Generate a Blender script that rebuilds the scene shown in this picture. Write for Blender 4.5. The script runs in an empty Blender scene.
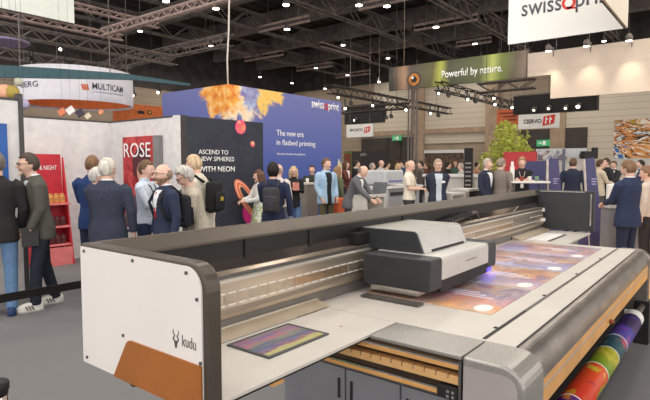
import bpy, bmesh, math, random
from mathutils import Vector, Matrix
random.seed(7)
SC = bpy.context.scene
COL = SC.collection
R = math.radians
# ------------------------------------------------------------------ camera model (650x400, f = 526 px)
F_PX, CX, CY, HZ, EYE = 526.0, 325.0, 200.0, 165.5, 1.65
PITCH = math.atan((CY-HZ)/F_PX)
AZ = R(38.2127)
CA, SA = math.cos(AZ), math.sin(AZ)
def _ray(px, py):
    r, u, f = (px-CX)/F_PX, -(py-CY)/F_PX, 1.0
    cp, sp = math.cos(PITCH), math.sin(PITCH)
    u, f = u*cp-sp, cp+u*sp
    return Vector((f*CA+r*SA, f*SA-r*CA, u)), f
def at_z(px, py, z): d, f = _ray(px, py); return Vector((0,0,EYE))+d*((z-EYE)/d.z)
def at_x(px, py, x): d, f = _ray(px, py); return Vector((0,0,EYE))+d*(x/d.x)
def at_y(px, py, y): d, f = _ray(px, py); return Vector((0,0,EYE))+d*(y/d.y)
def at_d(px, py, D): d, f = _ray(px, py); return Vector((0,0,EYE))+d*(D/f)
FWD = Vector((CA, SA, 0)); RIGHT = Vector((SA, -CA, 0))
# ------------------------------------------------------------------ materials
def lin(c):
    out = []
    for v in c[:3]:
        v = v/255.0
        out.append(v/12.92 if v <= 0.04045 else ((v+0.055)/1.055)**2.4)
    return tuple(out)+(1.0,)
class NT:
    def __init__(s, name):
        s.m = bpy.data.materials.new(name); s.m.use_nodes = True
        s.t = s.m.node_tree; s.b = s.t.nodes['Principled BSDF']
    def n(s, typ, **kw):
        nd = s.t.nodes.new(typ)
        for k, v in kw.items():
            if k.startswith('i_'):
                key = k[2:]; key = int(key) if key.isdigit() else key.replace('_', ' ')
                if hasattr(v, 'is_linked') or isinstance(v, bpy.types.NodeSocket): s.t.links.new(v, nd.inputs[key])
                else: nd.inputs[key].default_value = v
            else: setattr(nd, k, v)
        return nd
    def coord(s, scale=(1,1,1), loc=(0,0,0), rot=(0,0,0)):
        tc = s.n('ShaderNodeTexCoord')
        mp = s.n('ShaderNodeMapping')
        s.t.links.new(tc.outputs['Object'], mp.inputs['Vector'])
        mp.inputs['Scale'].default_value = scale; mp.inputs['Location'].default_value = loc; mp.inputs['Rotation'].default_value = rot
        return mp.outputs[0]
    def noise(s, scale=5, detail=3, vec=None, rough=.5, dist=0):
        nd = s.n('ShaderNodeTexNoise'); nd.inputs['Scale'].default_value = scale
        nd.inputs['Detail'].default_value = detail; nd.inputs['Roughness'].default_value = rough; nd.inputs['Distortion'].default_value = dist
        s.t.links.new(vec if vec is not None else s.coord(), nd.inputs['Vector'])
        return nd.outputs[0]
    def ramp(s, fac, stops, interp='LINEAR'):
        nd = s.n('ShaderNodeValToRGB'); cr = nd.color_ramp; cr.interpolation = interp
        while len(cr.elements) < len(stops): cr.elements.new(.5)
        for e, (p, c) in zip(cr.elements, stops):
            e.position = p; e.color = lin(c) if not isinstance(c, (int, float)) else (c, c, c, 1)
        s.t.links.new(fac, nd.inputs[0]); return nd.outputs[0]
    def mix(s, fac, a, b):
        nd = s.n('ShaderNodeMix', data_type='RGBA')
        for key, v in ((0, fac), (6, a), (7, b)):
            if isinstance(v, bpy.types.NodeSocket): s.t.links.new(v, nd.inputs[key])
            elif key == 0: nd.inputs[0].default_value = v
            else: nd.inputs[key].default_value = lin(v)
        return nd.outputs[2]
    def math(s, op, a, b=0.0, clamp=False):
        nd = s.n('ShaderNodeMath', operation=op); nd.use_clamp = clamp
        for i, v in enumerate((a, b)):
            if isinstance(v, bpy.types.NodeSocket): s.t.links.new(v, nd.inputs[i])
            else: nd.inputs[i].default_value = v
        return nd.outputs[0]
    def sep(s, vec):
        nd = s.n('ShaderNodeSeparateXYZ'); s.t.links.new(vec, nd.inputs[0]); return nd.outputs
    def base(s, v):
        if isinstance(v, bpy.types.NodeSocket): s.t.links.new(v, s.b.inputs['Base Color'])
        else: s.b.inputs['Base Color'].default_value = lin(v)
    def bump(s, h, strength=.2, dist=.01):
        nd = s.n('ShaderNodeBump'); nd.inputs['Strength'].default_value = strength; nd.inputs['Distance'].default_value = dist
        s.t.links.new(h, nd.inputs['Height']); s.t.links.new(nd.outputs[0], s.b.inputs['Normal'])
    def set(s, rough=.5, metal=0.0, spec=.5):
        s.b.inputs['Roughness'].default_value = rough; s.b.inputs['Metallic'].default_value = metal
        s.b.inputs['Specular IOR Level'].default_value = spec
_M = {}
def mat(name, rgb, rough=.55, metal=0.0, var=.06, scale=8.0, spec=.4, stretch=(1,1,1)):
    if name in _M: return _M[name]
    t = NT(name); t.set(rough, metal, spec)
    nz = t.noise(scale, 3, t.coord(stretch))
    lo = tuple(max(0, c*(1-var)) for c in rgb); hi = tuple(min(255, c*(1+var)) for c in rgb)
    t.base(t.ramp(nz, [(.3, lo), (.7, hi)]))
    _M[name] = t.m; return t.m
def emis(name, rgb, strength):
    if name in _M: return _M[name]
    t = NT(name); t.base((20,20,20)); t.b.inputs['Emission Color'].default_value = lin(rgb); t.b.inputs['Emission Strength'].default_value = strength
    _M[name] = t.m; return t.m
def hairmat(rgb):
    name = 'hair_%d_%d_%d' % rgb
    if name in _M: return _M[name]
    t = NT(name); t.set(.6, 0, .3)
    nz = t.noise(30, 2, t.coord((1, 1, .25)))
    t.base(t.ramp(nz, [(.35, tuple(c*.84 for c in rgb)), (.65, tuple(min(255, c*1.1) for c in rgb))])); _M[name] = t.m; return t.m
def cloth(name, rgb, var=.04, scale=40, rough=.85):
    if name in _M: return _M[name]
    t = NT(name); t.set(rough, 0, .2)
    nz = t.noise(scale, 2); big = t.noise(7, 2)
    lo = tuple(c*(1-var) for c in rgb); hi = tuple(min(255, c*(1+var)) for c in rgb)
    t.base(t.ramp(nz, [(.35, lo), (.65, hi)])); t.bump(big, .35, .03)
    _M[name] = t.m; return t.m
# ------------------------------------------------------------------ objects
def tagp(o, label=None, cat=None, group=None, kind=None):
    if label: o['label'] = label
    if cat: o['category'] = cat
    if group: o['group'] = group
    if kind: o['kind'] = kind
    return o
def thing(name, label, cat, loc=(0,0,0), group=None):
    o = bpy.data.objects.new(name, None); o.empty_display_size = .1; COL.objects.link(o); o.location = loc
    return tagp(o, label, cat, group)
ROOT = {}
def origin_of(o):
    v = Vector((0,0,0))
    while o is not None: v += Vector(o.location); o = o.parent
    return v
class MB:
    """collects shapes in world coordinates; build() links them as one mesh object"""
    def __init__(s): s.bm = bmesh.new()
    def box(s, x0, x1, y0, y1, z0, z1):
        r = bmesh.ops.create_cube(s.bm, size=1.0)
        for v in r['verts']:
            v.co = Vector((x0+(v.co.x+.5)*(x1-x0), y0+(v.co.y+.5)*(y1-y0), z0+(v.co.z+.5)*(z1-z0)))
        return s
    def obox(s, c, ax, ay, az, hx, hy, hz):
        r = bmesh.ops.create_cube(s.bm, size=2.0)
        c = Vector(c)
        for v in r['verts']: v.co = c+Vector(ax)*v.co.x*hx+Vector(ay)*v.co.y*hy+Vector(az)*v.co.z*hz
        return s
    def prism(s, poly, axis, a, b):
        """poly = list of 2-D points in the two remaining axes (x: (y,z), y: (x,z), z: (x,y))"""
        def p3(p, t):
            return (t, p[0], p[1]) if axis == 'x' else ((p[0], t, p[1]) if axis == 'y' else (p[0], p[1], t))
        A = [s.bm.verts.new(p3(p, a)) for p in poly]; B = [s.bm.verts.new(p3(p, b)) for p in poly]
        n = len(poly); fs = [s.bm.faces.new(A), s.bm.faces.new(list(reversed(B)))]
        for i in range(n): fs.append(s.bm.faces.new((A[i], B[i], B[(i+1)%n], A[(i+1)%n])))
        bmesh.ops.recalc_face_normals(s.bm, faces=fs); return s
    def slab(s, pts, nrm, th):
        """flat polygon given by 3-D points, extruded by th along nrm"""
        n = Vector(nrm).normalized()*th
        A = [s.bm.verts.new(Vector(p)) for p in pts]; B = [s.bm.verts.new(Vector(p)+n) for p in pts]
        k = len(pts); fs = [s.bm.faces.new(A), s.bm.faces.new(list(reversed(B)))]
        for i in range(k): fs.append(s.bm.faces.new((A[i], B[i], B[(i+1)%k], A[(i+1)%k])))
        bmesh.ops.recalc_face_normals(s.bm, faces=fs); return s
    def rings(s, rings, cap=True):
        L = [[s.bm.verts.new(p) for p in r] for r in rings]; fs = []
        n = len(L[0])
        for a, b in zip(L, L[1:]):
            for i in range(n): fs.append(s.bm.faces.new((a[i], a[(i+1)%n], b[(i+1)%n], b[i])))
        if cap:
            fs.append(s.bm.faces.new(list(reversed(L[0])))); fs.append(s.bm.faces.new(L[-1]))
        bmesh.ops.recalc_face_normals(s.bm, faces=fs); return s
    def tube(s, pts, rad, n=10, round_ends=False, flat=None):
        """swept tube; rad = number or list; flat = (axis vector, factor) squashes the section along an axis"""
        pts = [Vector(p) for p in pts]
        if not isinstance(rad, (list, tuple)): rad = [rad]*len(pts)
        rad = list(rad)
        if round_ends:
            d0 = (pts[0]-pts[1]).normalized(); d1 = (pts[-1]-pts[-2]).normalized()
            r0, r1 = rad[0], rad[-1]
            pts = [pts[0]+d0*r0*.95, pts[0]+d0*r0*.7]+pts+[pts[-1]+d1*r1*.7, pts[-1]+d1*r1*.95]
            rad = [r0*.3, r0*.72]+rad+[r1*.72, r1*.3]
        ref = Vector((0,0,1)) if abs((pts[-1]-pts[0]).normalized().z) < .9 else Vector((0,1,0))
        out = []
        for i, p in enumerate(pts):
            t = (pts[min(i+1, len(pts)-1)]-pts[max(i-1, 0)]).normalized()
            u = t.cross(ref).normalized(); w = u.cross(t).normalized()
            ring = []
            for k in range(n):
                a = 2*math.pi*k/n; o = (u*math.cos(a)+w*math.sin(a))*rad[i]
                if flat:
                    ax = Vector(flat[0]).normalized(); o = o-ax*(o.dot(ax)*(1-flat[1]))
                ring.append(p+o)
            out.append(ring)
        return s.rings(out)
    def ell(s, c, r, n=12, m=8, rot=None):
        q = bmesh.ops.create_uvsphere(s.bm, u_segments=n, v_segments=m, radius=1.0)
        c = Vector(c)
        for v in q['verts']:
            p = Vector((v.co.x*r[0], v.co.y*r[1], v.co.z*r[2]))
            if rot is not None: p = rot@p
            v.co = c+p
        return s
    def lathe(s, c, prof, n=24, cap=True):
        c = Vector(c)
        return s.rings([[c+Vector((r*math.cos(2*math.pi*k/n), r*math.sin(2*math.pi*k/n), z)) for k in range(n)] for r, z in prof], cap)
    def disc(s, c, nrm, r, th, n=32, sx=1.0):
        nrm = Vector(nrm).normalized(); u = nrm.cross(Vector((0,0,1)))
        u = u.normalized() if u.length > .01 else Vector((1,0,0)); w = u.cross(nrm)
        return s.slab([Vector(c)+u*(r*sx*math.cos(2*math.pi*k/n))+w*(r*math.sin(2*math.pi*k/n)) for k in range(n)], nrm, th)
    def build(s, name, m, parent=None, smooth=False, bevel=0, label=None, seg=2):
        me = bpy.data.meshes.new(name); s.bm.to_mesh(me); s.bm.free()
        o = bpy.data.objects.new(name, me); COL.objects.link(o)
        if parent is not None:
            off = origin_of(parent); o.parent = parent
        else:
            off = Vector((0,0,0))
        me.transform(Matrix.Translation(-off))
        for mm in (m if isinstance(m, (list, tuple)) else [m]): me.materials.append(mm)
        if smooth:
            for p in me.polygons: p.use_smooth = True
        if bevel:
            b = o.modifiers.new('bevel', 'BEVEL'); b.width = bevel; b.segments = seg; b.limit_method = 'ANGLE'; b.angle_limit = R(40)
        if label: o['label'] = label
        return o
def recentre(o):
    """puts a top-level mesh's origin at the middle of its base"""
    me = o.data; xs = [v.co for v in me.vertices]
    c = Vector(((min(v.x for v in xs)+max(v.x for v in xs))/2, (min(v.y for v in xs)+max(v.y for v in xs))/2, min(v.z for v in xs)))
    me.transform(Matrix.Translation(-c)); o.location = Vector(o.location)+c; return o
def struct(name, mb, m, **kw):
    o = mb.build(name, m, **kw); o['kind'] = 'structure'; return o
def lettering(txt, p0, right, up, width=None, height=None, m=None, parent=None, name='lettering', depth=.004, bold=0.0, spacing=1.0, align='LEFT'):
    """writing as a mesh; p0 = lower left corner of the writing, fitted to a width and / or a height in metres"""
    cu = bpy.data.curves.new(name, 'FONT'); cu.body = txt; cu.size = 1.0; cu.extrude = 0; cu.offset = bold; cu.space_character = spacing
    cu.align_x = align; cu.resolution_u = 3
    to = bpy.data.objects.new('tmp', cu); COL.objects.link(to)
    bpy.context.view_layer.update()
    me = bpy.data.meshes.new_from_object(to.evaluated_get(bpy.context.evaluated_depsgraph_get()))
    bpy.data.objects.remove(to); bpy.data.curves.remove(cu)
    xs = [v.co.x for v in me.vertices]; ys = [v.co.y for v in me.vertices]
    x0, x1, y0, y1 = min(xs), max(xs), min(ys), max(ys)
    sx = width/(x1-x0) if width else None; sy = height/(y1-y0) if height else None
    sx = sx or sy; sy = sy or sx
    right = Vector(right).normalized(); up = Vector(up).normalized(); n = right.cross(up)
    off = origin_of(parent) if parent else Vector((0,0,0))
    bm = bmesh.new(); bm.from_mesh(me)
    g = bmesh.ops.extrude_face_region(bm, geom=bm.faces[:])
    for v in g['geom']:
        if isinstance(v, bmesh.types.BMVert): v.co.z += 1.0
    for v in bm.verts: v.co = Vector(p0)+right*((v.co.x-x0)*sx)+up*((v.co.y-y0)*sy)+n*(v.co.z*depth)-off
    bm.to_mesh(me); bm.free(); me.name = name
    o = bpy.data.objects.new(name, me); COL.objects.link(o)
    if parent: o.parent = parent
    me.materials.clear(); me.materials.append(m); return o
UPZ = Vector((0,0,1)); PX = Vector((1,0,0)); PY = Vector((0,1,0)); NX = -PX; NY = -PY
# ------------------------------------------------------------------ camera, world, view
cam = bpy.data.cameras.new('camera'); cam.sensor_width = 36.0; cam.lens = F_PX/650*36.0; cam.clip_end = 300
co = bpy.data.objects.new('camera', cam); COL.objects.link(co)
co.location = (0,0,EYE); co.rotation_euler = (R(90)-PITCH, 0, AZ-R(90)); SC.camera = co
w = bpy.data.worlds.new('world'); SC.world = w; w.use_nodes = True
wt = w.node_tree; tc = wt.nodes.new('ShaderNodeTexCoord'); sx = wt.nodes.new('ShaderNodeSeparateXYZ'); rp = wt.nodes.new('ShaderNodeValToRGB')
wt.links.new(tc.outputs['Generated'], sx.inputs[0]); wt.links.new(sx.outputs['Z'], rp.inputs[0]); wt.links.new(rp.outputs[0], wt.nodes['Background'].inputs[0])
rp.color_ramp.elements.new(.35)
for e, (p_, k_) in zip(rp.color_ramp.elements, ((0.0, 1.0), (.4, .52), (1.0, .26))): e.position = p_; e.color = (k_, k_*.975, k_*.94, 1)
wt.nodes['Background'].inputs[1].default_value = 1.62
SC.view_settings.view_transform = 'Standard'; SC.view_settings.look = 'None'
SC.view_settings.gamma = 1.0; SC.view_settings.use_curve_mapping = False; SC.view_settings.exposure = 0.58
# ------------------------------------------------------------------ the hall
XB, YL, ZC = 36.0, 32.0, 10.6
t = NT('grey_carpet'); t.set(.95, 0, .1)
n1 = t.noise(160, 3); n2 = t.noise(1.3, 3)
t.base(t.mix(t.ramp(n2, [(.35, .0), (.65, .55)]), t.ramp(n1, [(.3, (112,111,112)), (.7, (138,136,136))]), (122,120,120)))
t.bump(n1, .3, .004); M_CARPET = t.m
struct('floor', MB().box(-12, XB, -14, YL, -.1, 0), M_CARPET)
t = NT('hall_cladding'); t.set(.8, 0, .2)
x, y, z = t.sep(t.coord())
rib = t.math('FRACT', t.math('MULTIPLY', z, 2.2)); ribm = t.ramp(rib, [(0, 0.0), (.06, 1.0), (.94, 1.0), (1, 0.0)])
t.base(t.mix(ribm, (128,112,97), t.ramp(t.noise(.8, 3), [(.3, (150,134,117)), (.7, (166,149,131))]))); M_CLAD = t.m
t = NT('pale_sectional_door'); t.set(.6, 0, .3)
x, y, z = t.sep(t.coord())
rib = t.math('FRACT', t.math('MULTIPLY', z, 2.6)); ribm = t.ramp(rib, [(0, 0.0), (.08, 1.0), (.92, 1.0), (1, 0.0)])
t.base(t.mix(ribm, (164,151,134), (196,184,167))); M_DOOR = t.m
M_DARKROOF = mat('dark_roof', (60,54,52), .8, 0, .2, 1.5)
M_STEEL = mat('dark_roof_steel', (112,103,98), .7, 0, .15, 3)
M_PINKSTEEL = mat('pale_tray_metal', (170,148,140), .6, .1, .1, 3)
M_TRUSS = mat('dark_truss_metal', (128,118,112), .6, .3, .1, 5)
M_BLACK = mat('black_paint', (34,32,33), .6, 0, .15, 6)
M_WHITE = mat('white_paint', (236,232,228), .5, 0, .02, 4)
struct('wall_back', MB().box(XB, XB+.3, -14, YL+.3, 0, 8.2), M_CLAD)
struct('wall_left', MB().box(-12, XB, YL, YL+.3, 0, 6.9), M_CLAD)
struct('trim_1', MB().box(XB, XB+.3, -14, YL+.3, 8.2, ZC), M_DARKROOF)
struct('trim_2', MB().box(-12, XB, YL, YL+.3, 6.9, ZC), M_DARKROOF)
t = NT('roof_deck'); t.set(.85, 0, .2)
x, y, z = t.sep(t.coord())
rb = t.math('FRACT', t.math('MULTIPLY', y, 1.2))
t.base(t.mix(t.ramp(rb, [(0, 0.0), (.15, 1.0), (.6, 1.0), (.7, 0.0)]), (52,47,46), (68,62,60)))
struct('ceiling', MB().box(9, XB+.3, -14, YL+.3, ZC, ZC+.2), t.m)
# sectional doors and pillars set in the back wall
def back_panel(name, px0, px1, py0, py1, m, th, plane=XB, parent=None):
    a = at_x(px0, py0, plane); b = at_x(px1, py1, plane)
    z0 = max(0, min(at_x(px0, py1, plane).z, at_x(px1, py1, plane).z)) if py1 < 400 else 0
    return MB().box(plane-th, plane, min(a.y, b.y), max(a.y, b.y), z0, a.z)
M_PILLAR = mat('brown_concrete', (160,137,116), .8, 0, .08, 2)
M_DKDOOR = mat('dark_gate', (62,54,50), .6, 0, .1, 2)
d = struct('door_1', back_panel('d', 423, 486, 84, 142, M_DOOR, .1), M_DOOR)
d = struct('door_2', back_panel('d', 567, 660, 74, 900, M_DOOR, .1), M_DOOR)
d = struct('door_3', back_panel('d', 375, 411, 84, 137, M_DOOR, .1), M_DOOR)
d = struct('door_4', back_panel('d', 363, 414, 139, 900, M_DKDOOR, .25), M_DKDOOR)
f = MB()
for px in (388, 401):
    p = at_x(px, 150, XB-.25); f.box(XB-.28, XB-.25, p.y-.03, p.y+.03, 0, at_x(px, 139, XB).z)
f.build('door_seam', M_BLACK, d)
d = struct('door_5', back_panel('d', 521, 563, 130, 900, M_DKDOOR, .25), M_DKDOOR)
for i, (a, b) in enumerate(((415, 424), (486, 498), (551, 566))):
    q0 = at_x(a, 100, XB-.3); q1 = at_x(b, 100, XB-.3)
    struct('pillar_%d' % (i+1), MB().box(XB-.35, XB, q1.y, q0.y, 0, 8.2), M_PILLAR)
struct('trim_3', MB().box(XB-.3, XB, at_x(564, 100, XB).y, at_x(362, 100, XB).y, 4.0, 4.35), M_PILLAR)
# roof beams
for i, xx in enumerate((18, 22.5, 27, 31.5)):
    struct('roof_beam_%d' % (i+11), MB().box(xx-.2, xx+.2, -10, YL, 9.55, ZC-.1), M_STEEL)
# ------------------------------------------------------------------ trusses
def truss_mesh(mb, a, b, wd=.3, ht=.3, cr=.03, step=.45):
    a, b = Vector(a), Vector(b); t_ = (b-a); L = t_.length; t_.normalize()
    s_ = t_.cross(UPZ).normalized()*wd/2; u_ = UPZ*ht
    cs = [a+s_, a-s_, a+s_+u_, a-s_+u_]
    for c in cs: mb.tube([c, c+t_*L], cr, 5)
    n = max(2, int(L/step)); ds = L/n
    for k in range(n):
        for c0, c1 in ((cs[0], cs[2]), (cs[1], cs[3]), (cs[2], cs[3]), (cs[0], cs[1])):
            p, q = (c0, c1) if k % 2 else (c1, c0)
            mb.tube([p+t_*ds*k, q+t_*ds*(k+1)], cr*.6, 4)
    return mb
def truss(a, b, label, m=M_TRUSS, hang=True, group=None, **kw):
    mid = (Vector(a)+Vector(b))/2
    r = thing('lighting_truss', label, 'truss', mid, group)
    truss_mesh(MB(), a, b, **kw).build('lattice', m, r)
    if hang:
        for k in (.15, .85):
            p = Vector(a).lerp(Vector(b), k); q = MB().tube([p+UPZ*.3, Vector((p.x, p.y, 9.7))], .008, 5); q.build('hanging_wire', M_BLACK, r)
    return r
M_TRUSS2 = mat('black_truss_metal', (74,66,62), .6, .3, .1, 5)
def pxline(p0, p1, D0, axis):
    """an edge between two picture points: D0 fixes the first, the second shares its x or y"""
    a = at_d(p0[0], p0[1], D0)
    b = at_y(p1[0], p1[1], a.y) if axis == 'x' else at_x(p1[0], p1[1], a.x)
    b.z = a.z; return a, b
a, b = pxline((-30, 29), (175, 62), 16, 'x'); truss(a, b, 'long dark lattice truss crossing the top left, above the teal band', ht=.35)
a, b = pxline((-20, 55), (130, 73), 19, 'x'); truss(a, b, 'lower dark lattice truss just above the round white banner', ht=.35)
a, b = pxline((100, 72), (230, 56), 26, 'y'); truss(a, b, 'dark lattice truss running back towards the tall blue wall', ht=.4)
a, b = pxline((-20, 12), (122, 37), 15, 'x'); truss(a, b, 'pale pinkish truss ending right of the white sign at the top left', M_PINKSTEEL, False, ht=.18, wd=.12, step=.25)
a, b = pxline((60, 5), (158, 26.5), 17, 'x'); truss(a, b, 'pale pinkish truss above the other one, passing behind the corner of the white sign', M_PINKSTEEL, False, ht=.18, wd=.12, step=.25)
a, b = pxline((103, 36), (228, -3), 16.5, 'y'); truss(a, b, 'long pale truss rising to the right across the top left', M_PINKSTEEL, False, ht=.2, wd=.12, step=.25)
for i, yy in enumerate((1, 6, 11, 16, 21, 26)):
    struct('roof_beam_%d' % (i+1), truss_mesh(MB(), (13, yy, 9.0), (XB, yy, 9.0), .3, .85, .055, 1.1), M_STEEL)
# pale cable trays below the roof
TR = [((184,49),(222,41)), ((258.5,33),(309.5,21)), ((245,62),(283,55)), ((297,71.5),(331,65)), ((414.5,31.5),(477.5,20)),
      ((456.5,47.5),(491,41)), ((336,78.5),(370,75)), ((359,11),(412,-1)), ((318,69),(333,66)), ((476,188/3.9),(492,45))]
for i, (p0, p1) in enumerate(TR[:9]):
    zz = 8.9; a = at_z(p0[0], p0[1], zz)
    if a.x > 34.5: a = at_x(p0[0], p0[1], 34.5)
    b = at_x(p1[0], p1[1], a.x)
    zz = a.z
    r = thing('cable_tray', 'pale cable tray hanging level under the dark hall roof', 'tray', (a+b)/2, 'cable trays under the roof')
    m = MB()
    for dz in (0, .26): MB().box(a.x-.06, a.x+.06, b.y, a.y, zz+dz, zz+dz+.1).build('rail', M_PINKSTEEL, r)
    n = 6
    for k in range(n+1):
        yy = b.y+(a.y-b.y)*k/n; MB().box(a.x-.02, a.x+.02, yy-.03, yy+.03, zz+.1, zz+.26).build('web', M_STEEL, r)
    for k in (.2, .8): MB().tube([(a.x, b.y+(a.y-b.y)*k, zz+.3), (a.x, b.y+(a.y-b.y)*k, 10.5)], .02, 5).build('hanger', M_STEEL, r)
a = at_z(320, 47, 9.0); b = at_y(368.6, 60.4, a.y)
r = thing('cable_tray', 'pale cable tray crossing the others at an angle, descending rightwards', 'tray', (a+b)/2)
m = MB()
for dz in (0, .26): m.box(a.x, b.x, a.y-.06, a.y+.06, 9+dz, 9.1+dz)
m.build('rail', M_PINKSTEEL, r)
# high-bay lamps
M_LAMP = emis('lamp_glow', (255,244,224), 9)
M_HOUS = mat('lamp_housing', (120,112,106), .5, .3, .05)
LAMPS = [(216,8.4),(286,4.7),(287,29),(211,45.7),(260,77),(292,83),(316,68),(325,88.5),(359,5),(387,6),(343,45),(388,58),(347.5,75),
         (379,82),(417,65.5),(436,27),(475,43.6),(450,63),(397,70.5),(481,58),(499,54.6),(513,54),(548,50),(587,44.6),(604,41),(629,39),(140,31),(166,1),(62,49)]
def add_light(name, loc, power, size, col=(1, .93, .83)):
    l = bpy.data.lights.new(name, 'AREA'); l.shape = 'DISK'; l.size = size; l.energy = power; l.color = col
    o = bpy.data.objects.new(name, l); COL.objects.link(o); o.location = loc; return o
for i, (px, py) in enumerate(LAMPS):
    zz = 8.6; p = at_z(px, py, zz)
    if p.x > 34: p = at_x(px, py, 34.0)
    if p.y > 30.5: p = at_y(px, py, 30.5)
    r = thing('pendant_lamp', 'round lit high bay lamp hanging under the dark hall roof', 'lamp', p, 'lit lamps under the hall roof')
    s = .13 if py > 30 else .16
    if abs(p.x-22.5) < .5 or abs(p.x-18) < .5 or abs(p.x-27) < .5 or abs(p.x-31.5) < .5: p.x += .6
    MB().lathe(p, [(s*.95, .0), (s, .05), (s*.9, .12), (s*.45, .2), (s*.3, .36), (.04, .38)], 16).build('housing', M_HOUS, r, True)
    MB().lathe(p, [(s*.9, -.03), (s*.92, -.005)], 16).build('lens', M_LAMP, r)
    MB().tube([p+UPZ*.38, Vector((p.x, p.y, 10.6))], .018, 5).build('suspension_rod', M_STEEL, r)
for x in (16, 22, 28, 33):
    for y in (1, 8, 15, 22, 29): add_light('hall_light', (x, y, 8.4), 78, 1.2)
for x, y in ((3.5, 3.0), (3.5,-2.5), (9, 1), (8, 6.5), (13, 7), (3, 6.5), (-1.5, 4.5), (12, 2)): add_light('hall_light', (x, y, 8.4), 75, 1.0)
# ------------------------------------------------------------------ the big flatbed printer
ZT = .87
M_PANEL = mat('white_satin_panel', (238,230,226), .35, 0, .01, 3)
M_RIM = mat('grey_satin_rim', (90,81,73), .38, .5, .04, 6)
M_BRONZE = mat('bronze_paint', (178,108,50), .42, .25, .05, 4)
M_INNER = mat('black_brown_cover', (25,21,20), .45, 0, .08, 3)
M_GLOSS = mat('glossy_dark_strip', (150,140,134), .05, .9, .05, 3)
M_BEAM = mat('brushed_beam_metal', (200,184,165), .3, .8, .06, 30, .5, (.05, 1, 1))
M_BEAM2 = mat('pale_beam_edge', (214,206,196), .3, .7, .04, 30, .5, (.05, 1, 1))
M_GROOVE = mat('grey_groove', (96,92,90), .4, .4, .06, 8)
M_SHEET = mat('beige_sheet_metal', (186,171,150), .4, .35, .04, 6)
M_BED = mat('pale_bed_surface', (204,197,189), .4, 0, .02, 5)
M_CDARK = mat('dark_grey_carriage', (56,57,60), .5, .1, .05, 8)
M_CTOP = mat('grey_carriage_lid', (166,163,158), .4, .2, .03, 8)
M_CFRONT = mat('silver_carriage_front', (206,203,198), .35, .35, .02, 8)
M_SILVER = mat('speckled_silver', (168,164,159), .36, .55, .07, 140)
M_ENDIN = mat('lilac_grey_end_panel', (176,166,163), .5, .1, .02, 5)
M_ROLLER = mat('grey_roller_metal', (140,133,127), .36, .7, .12, 14, .5, (.3, 1, 1))
M_ORANGE = mat('amber_fascia', (228,170,104), .42, .2, .04, 5)
M_AMBER2 = mat('pale_amber_bar', (226,178,120), .45, .15, .04, 5)
M_CAB = mat('grey_cabinet_paint', (142,142,148), .38, .3, .04, 4)
M_CHROME = mat('bright_metal', (200,196,190), .2, .9, .04, 10)
PR = thing('flatbed_printer', 'huge silver and white flatbed printer filling the foreground, bronze corner and long gantry', 'printer', (3.9, 1.3, 0))
def rrect(y0, y1, z0, z1, rad, corners, n=7):
    """rounded rectangle in two axes; corners = which of (lo-lo, hi-lo, hi-hi, lo-hi) are rounded"""
    out = []
    for i, (cx, cz, a0) in enumerate(((y0, z0, 180), (y1, z0, 270), (y1, z1, 0), (y0, z1, 90))):
        if not corners[i]: out.append((cx, cz)); continue
        ox = cx+rad if cx == y0 else cx-rad; oz = cz+rad if cz == z0 else cz-rad
        for k in range(n+1):
            a = R(a0+90*k/n); out.append((ox+rad*math.cos(a), oz+rad*math.sin(a)))
    return out
X0, X1, YF, YB, ZP0, ZP1 = 1.0, 6.7, 1.235, 1.985, .885, 1.352
# left end panel: grey frame, white sheet, bronze corner, screws and the logo
fr = MB().prism(rrect(YF, YB, ZP0, ZP1, .085, (0, 0, 0, 1)), 'x', X0, X0+.055).build('end_panel', M_RIM, PR, bevel=.006)
def whitepoly():
    o = rrect(YF+.022, YB-.004, ZP0+.004, ZP1-.012, .07, (0, 0, 0, 1))
    return o
MB().prism(whitepoly(), 'x', X0-.006, X0).build('white_sheet', M_PANEL, fr, label='white sheet of the end panel')
bz = [(1.755, ZP0+.003), (1.668, 1.026), (1.655, 1.038), (1.64, 1.042), (YF+.022, 1.042), (YF+.022, ZP0+.003)]
MB().prism(bz, 'x', X0-.012, X0-.005).build('bronze_corner', M_BRONZE, fr, label='bronze corner plate of the end panel')
for yy, zz in ((1.95, 1.325), (1.62, 1.325), (1.325, 1.32), (1.275, 1.245), (1.95, .912), (1.69, 1.05), (1.262, 1.05)):
    MB().disc((X0-.006, yy, zz), (-1, 0, 0), .006, .004, 12).build('screw', M_GROOVE, fr)
lettering('kudu', at_x(182.3, 346.0, X0-.0065), NY, UPZ, width=.068, height=.036, m=mat('logo_taupe', (112,104,98), .5), parent=fr, depth=.001)
# horned emblem beside it
lg = MB(); c = at_x(163+14.5, 339.5, X0-.0065)
c = at_x(176, 341.5, X0-.0065)
def lp(dy, dz): return Vector((X0-.0068, c.y-dy, c.z+dz))
for sgn in (-1, 1):
    lg.tube([lp(sgn*.005, .0), lp(sgn*.014, .008), lp(sgn*.006, .019), lp(sgn*.015, .028), lp(sgn*.012, .038)], [.003, .0026, .0022, .0018, .001], 6)
lg.slab([lp(-.011, .006), lp(-.004, .002), lp(.004, .002), lp(.011, .006), lp(.006, -.008), lp(.004, -.02), lp(-.004, -.02), lp(-.006, -.008)], (-1, 0, 0), .001)
lg.build('horned_emblem', M_GROOVE, fr)
MB().lathe((1.04, 1.70, ZP0-.035), [(.012, 0), (.018, .008), (.018, .036)], 12).build('rubber_foot', M_BLACK, fr)
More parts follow.
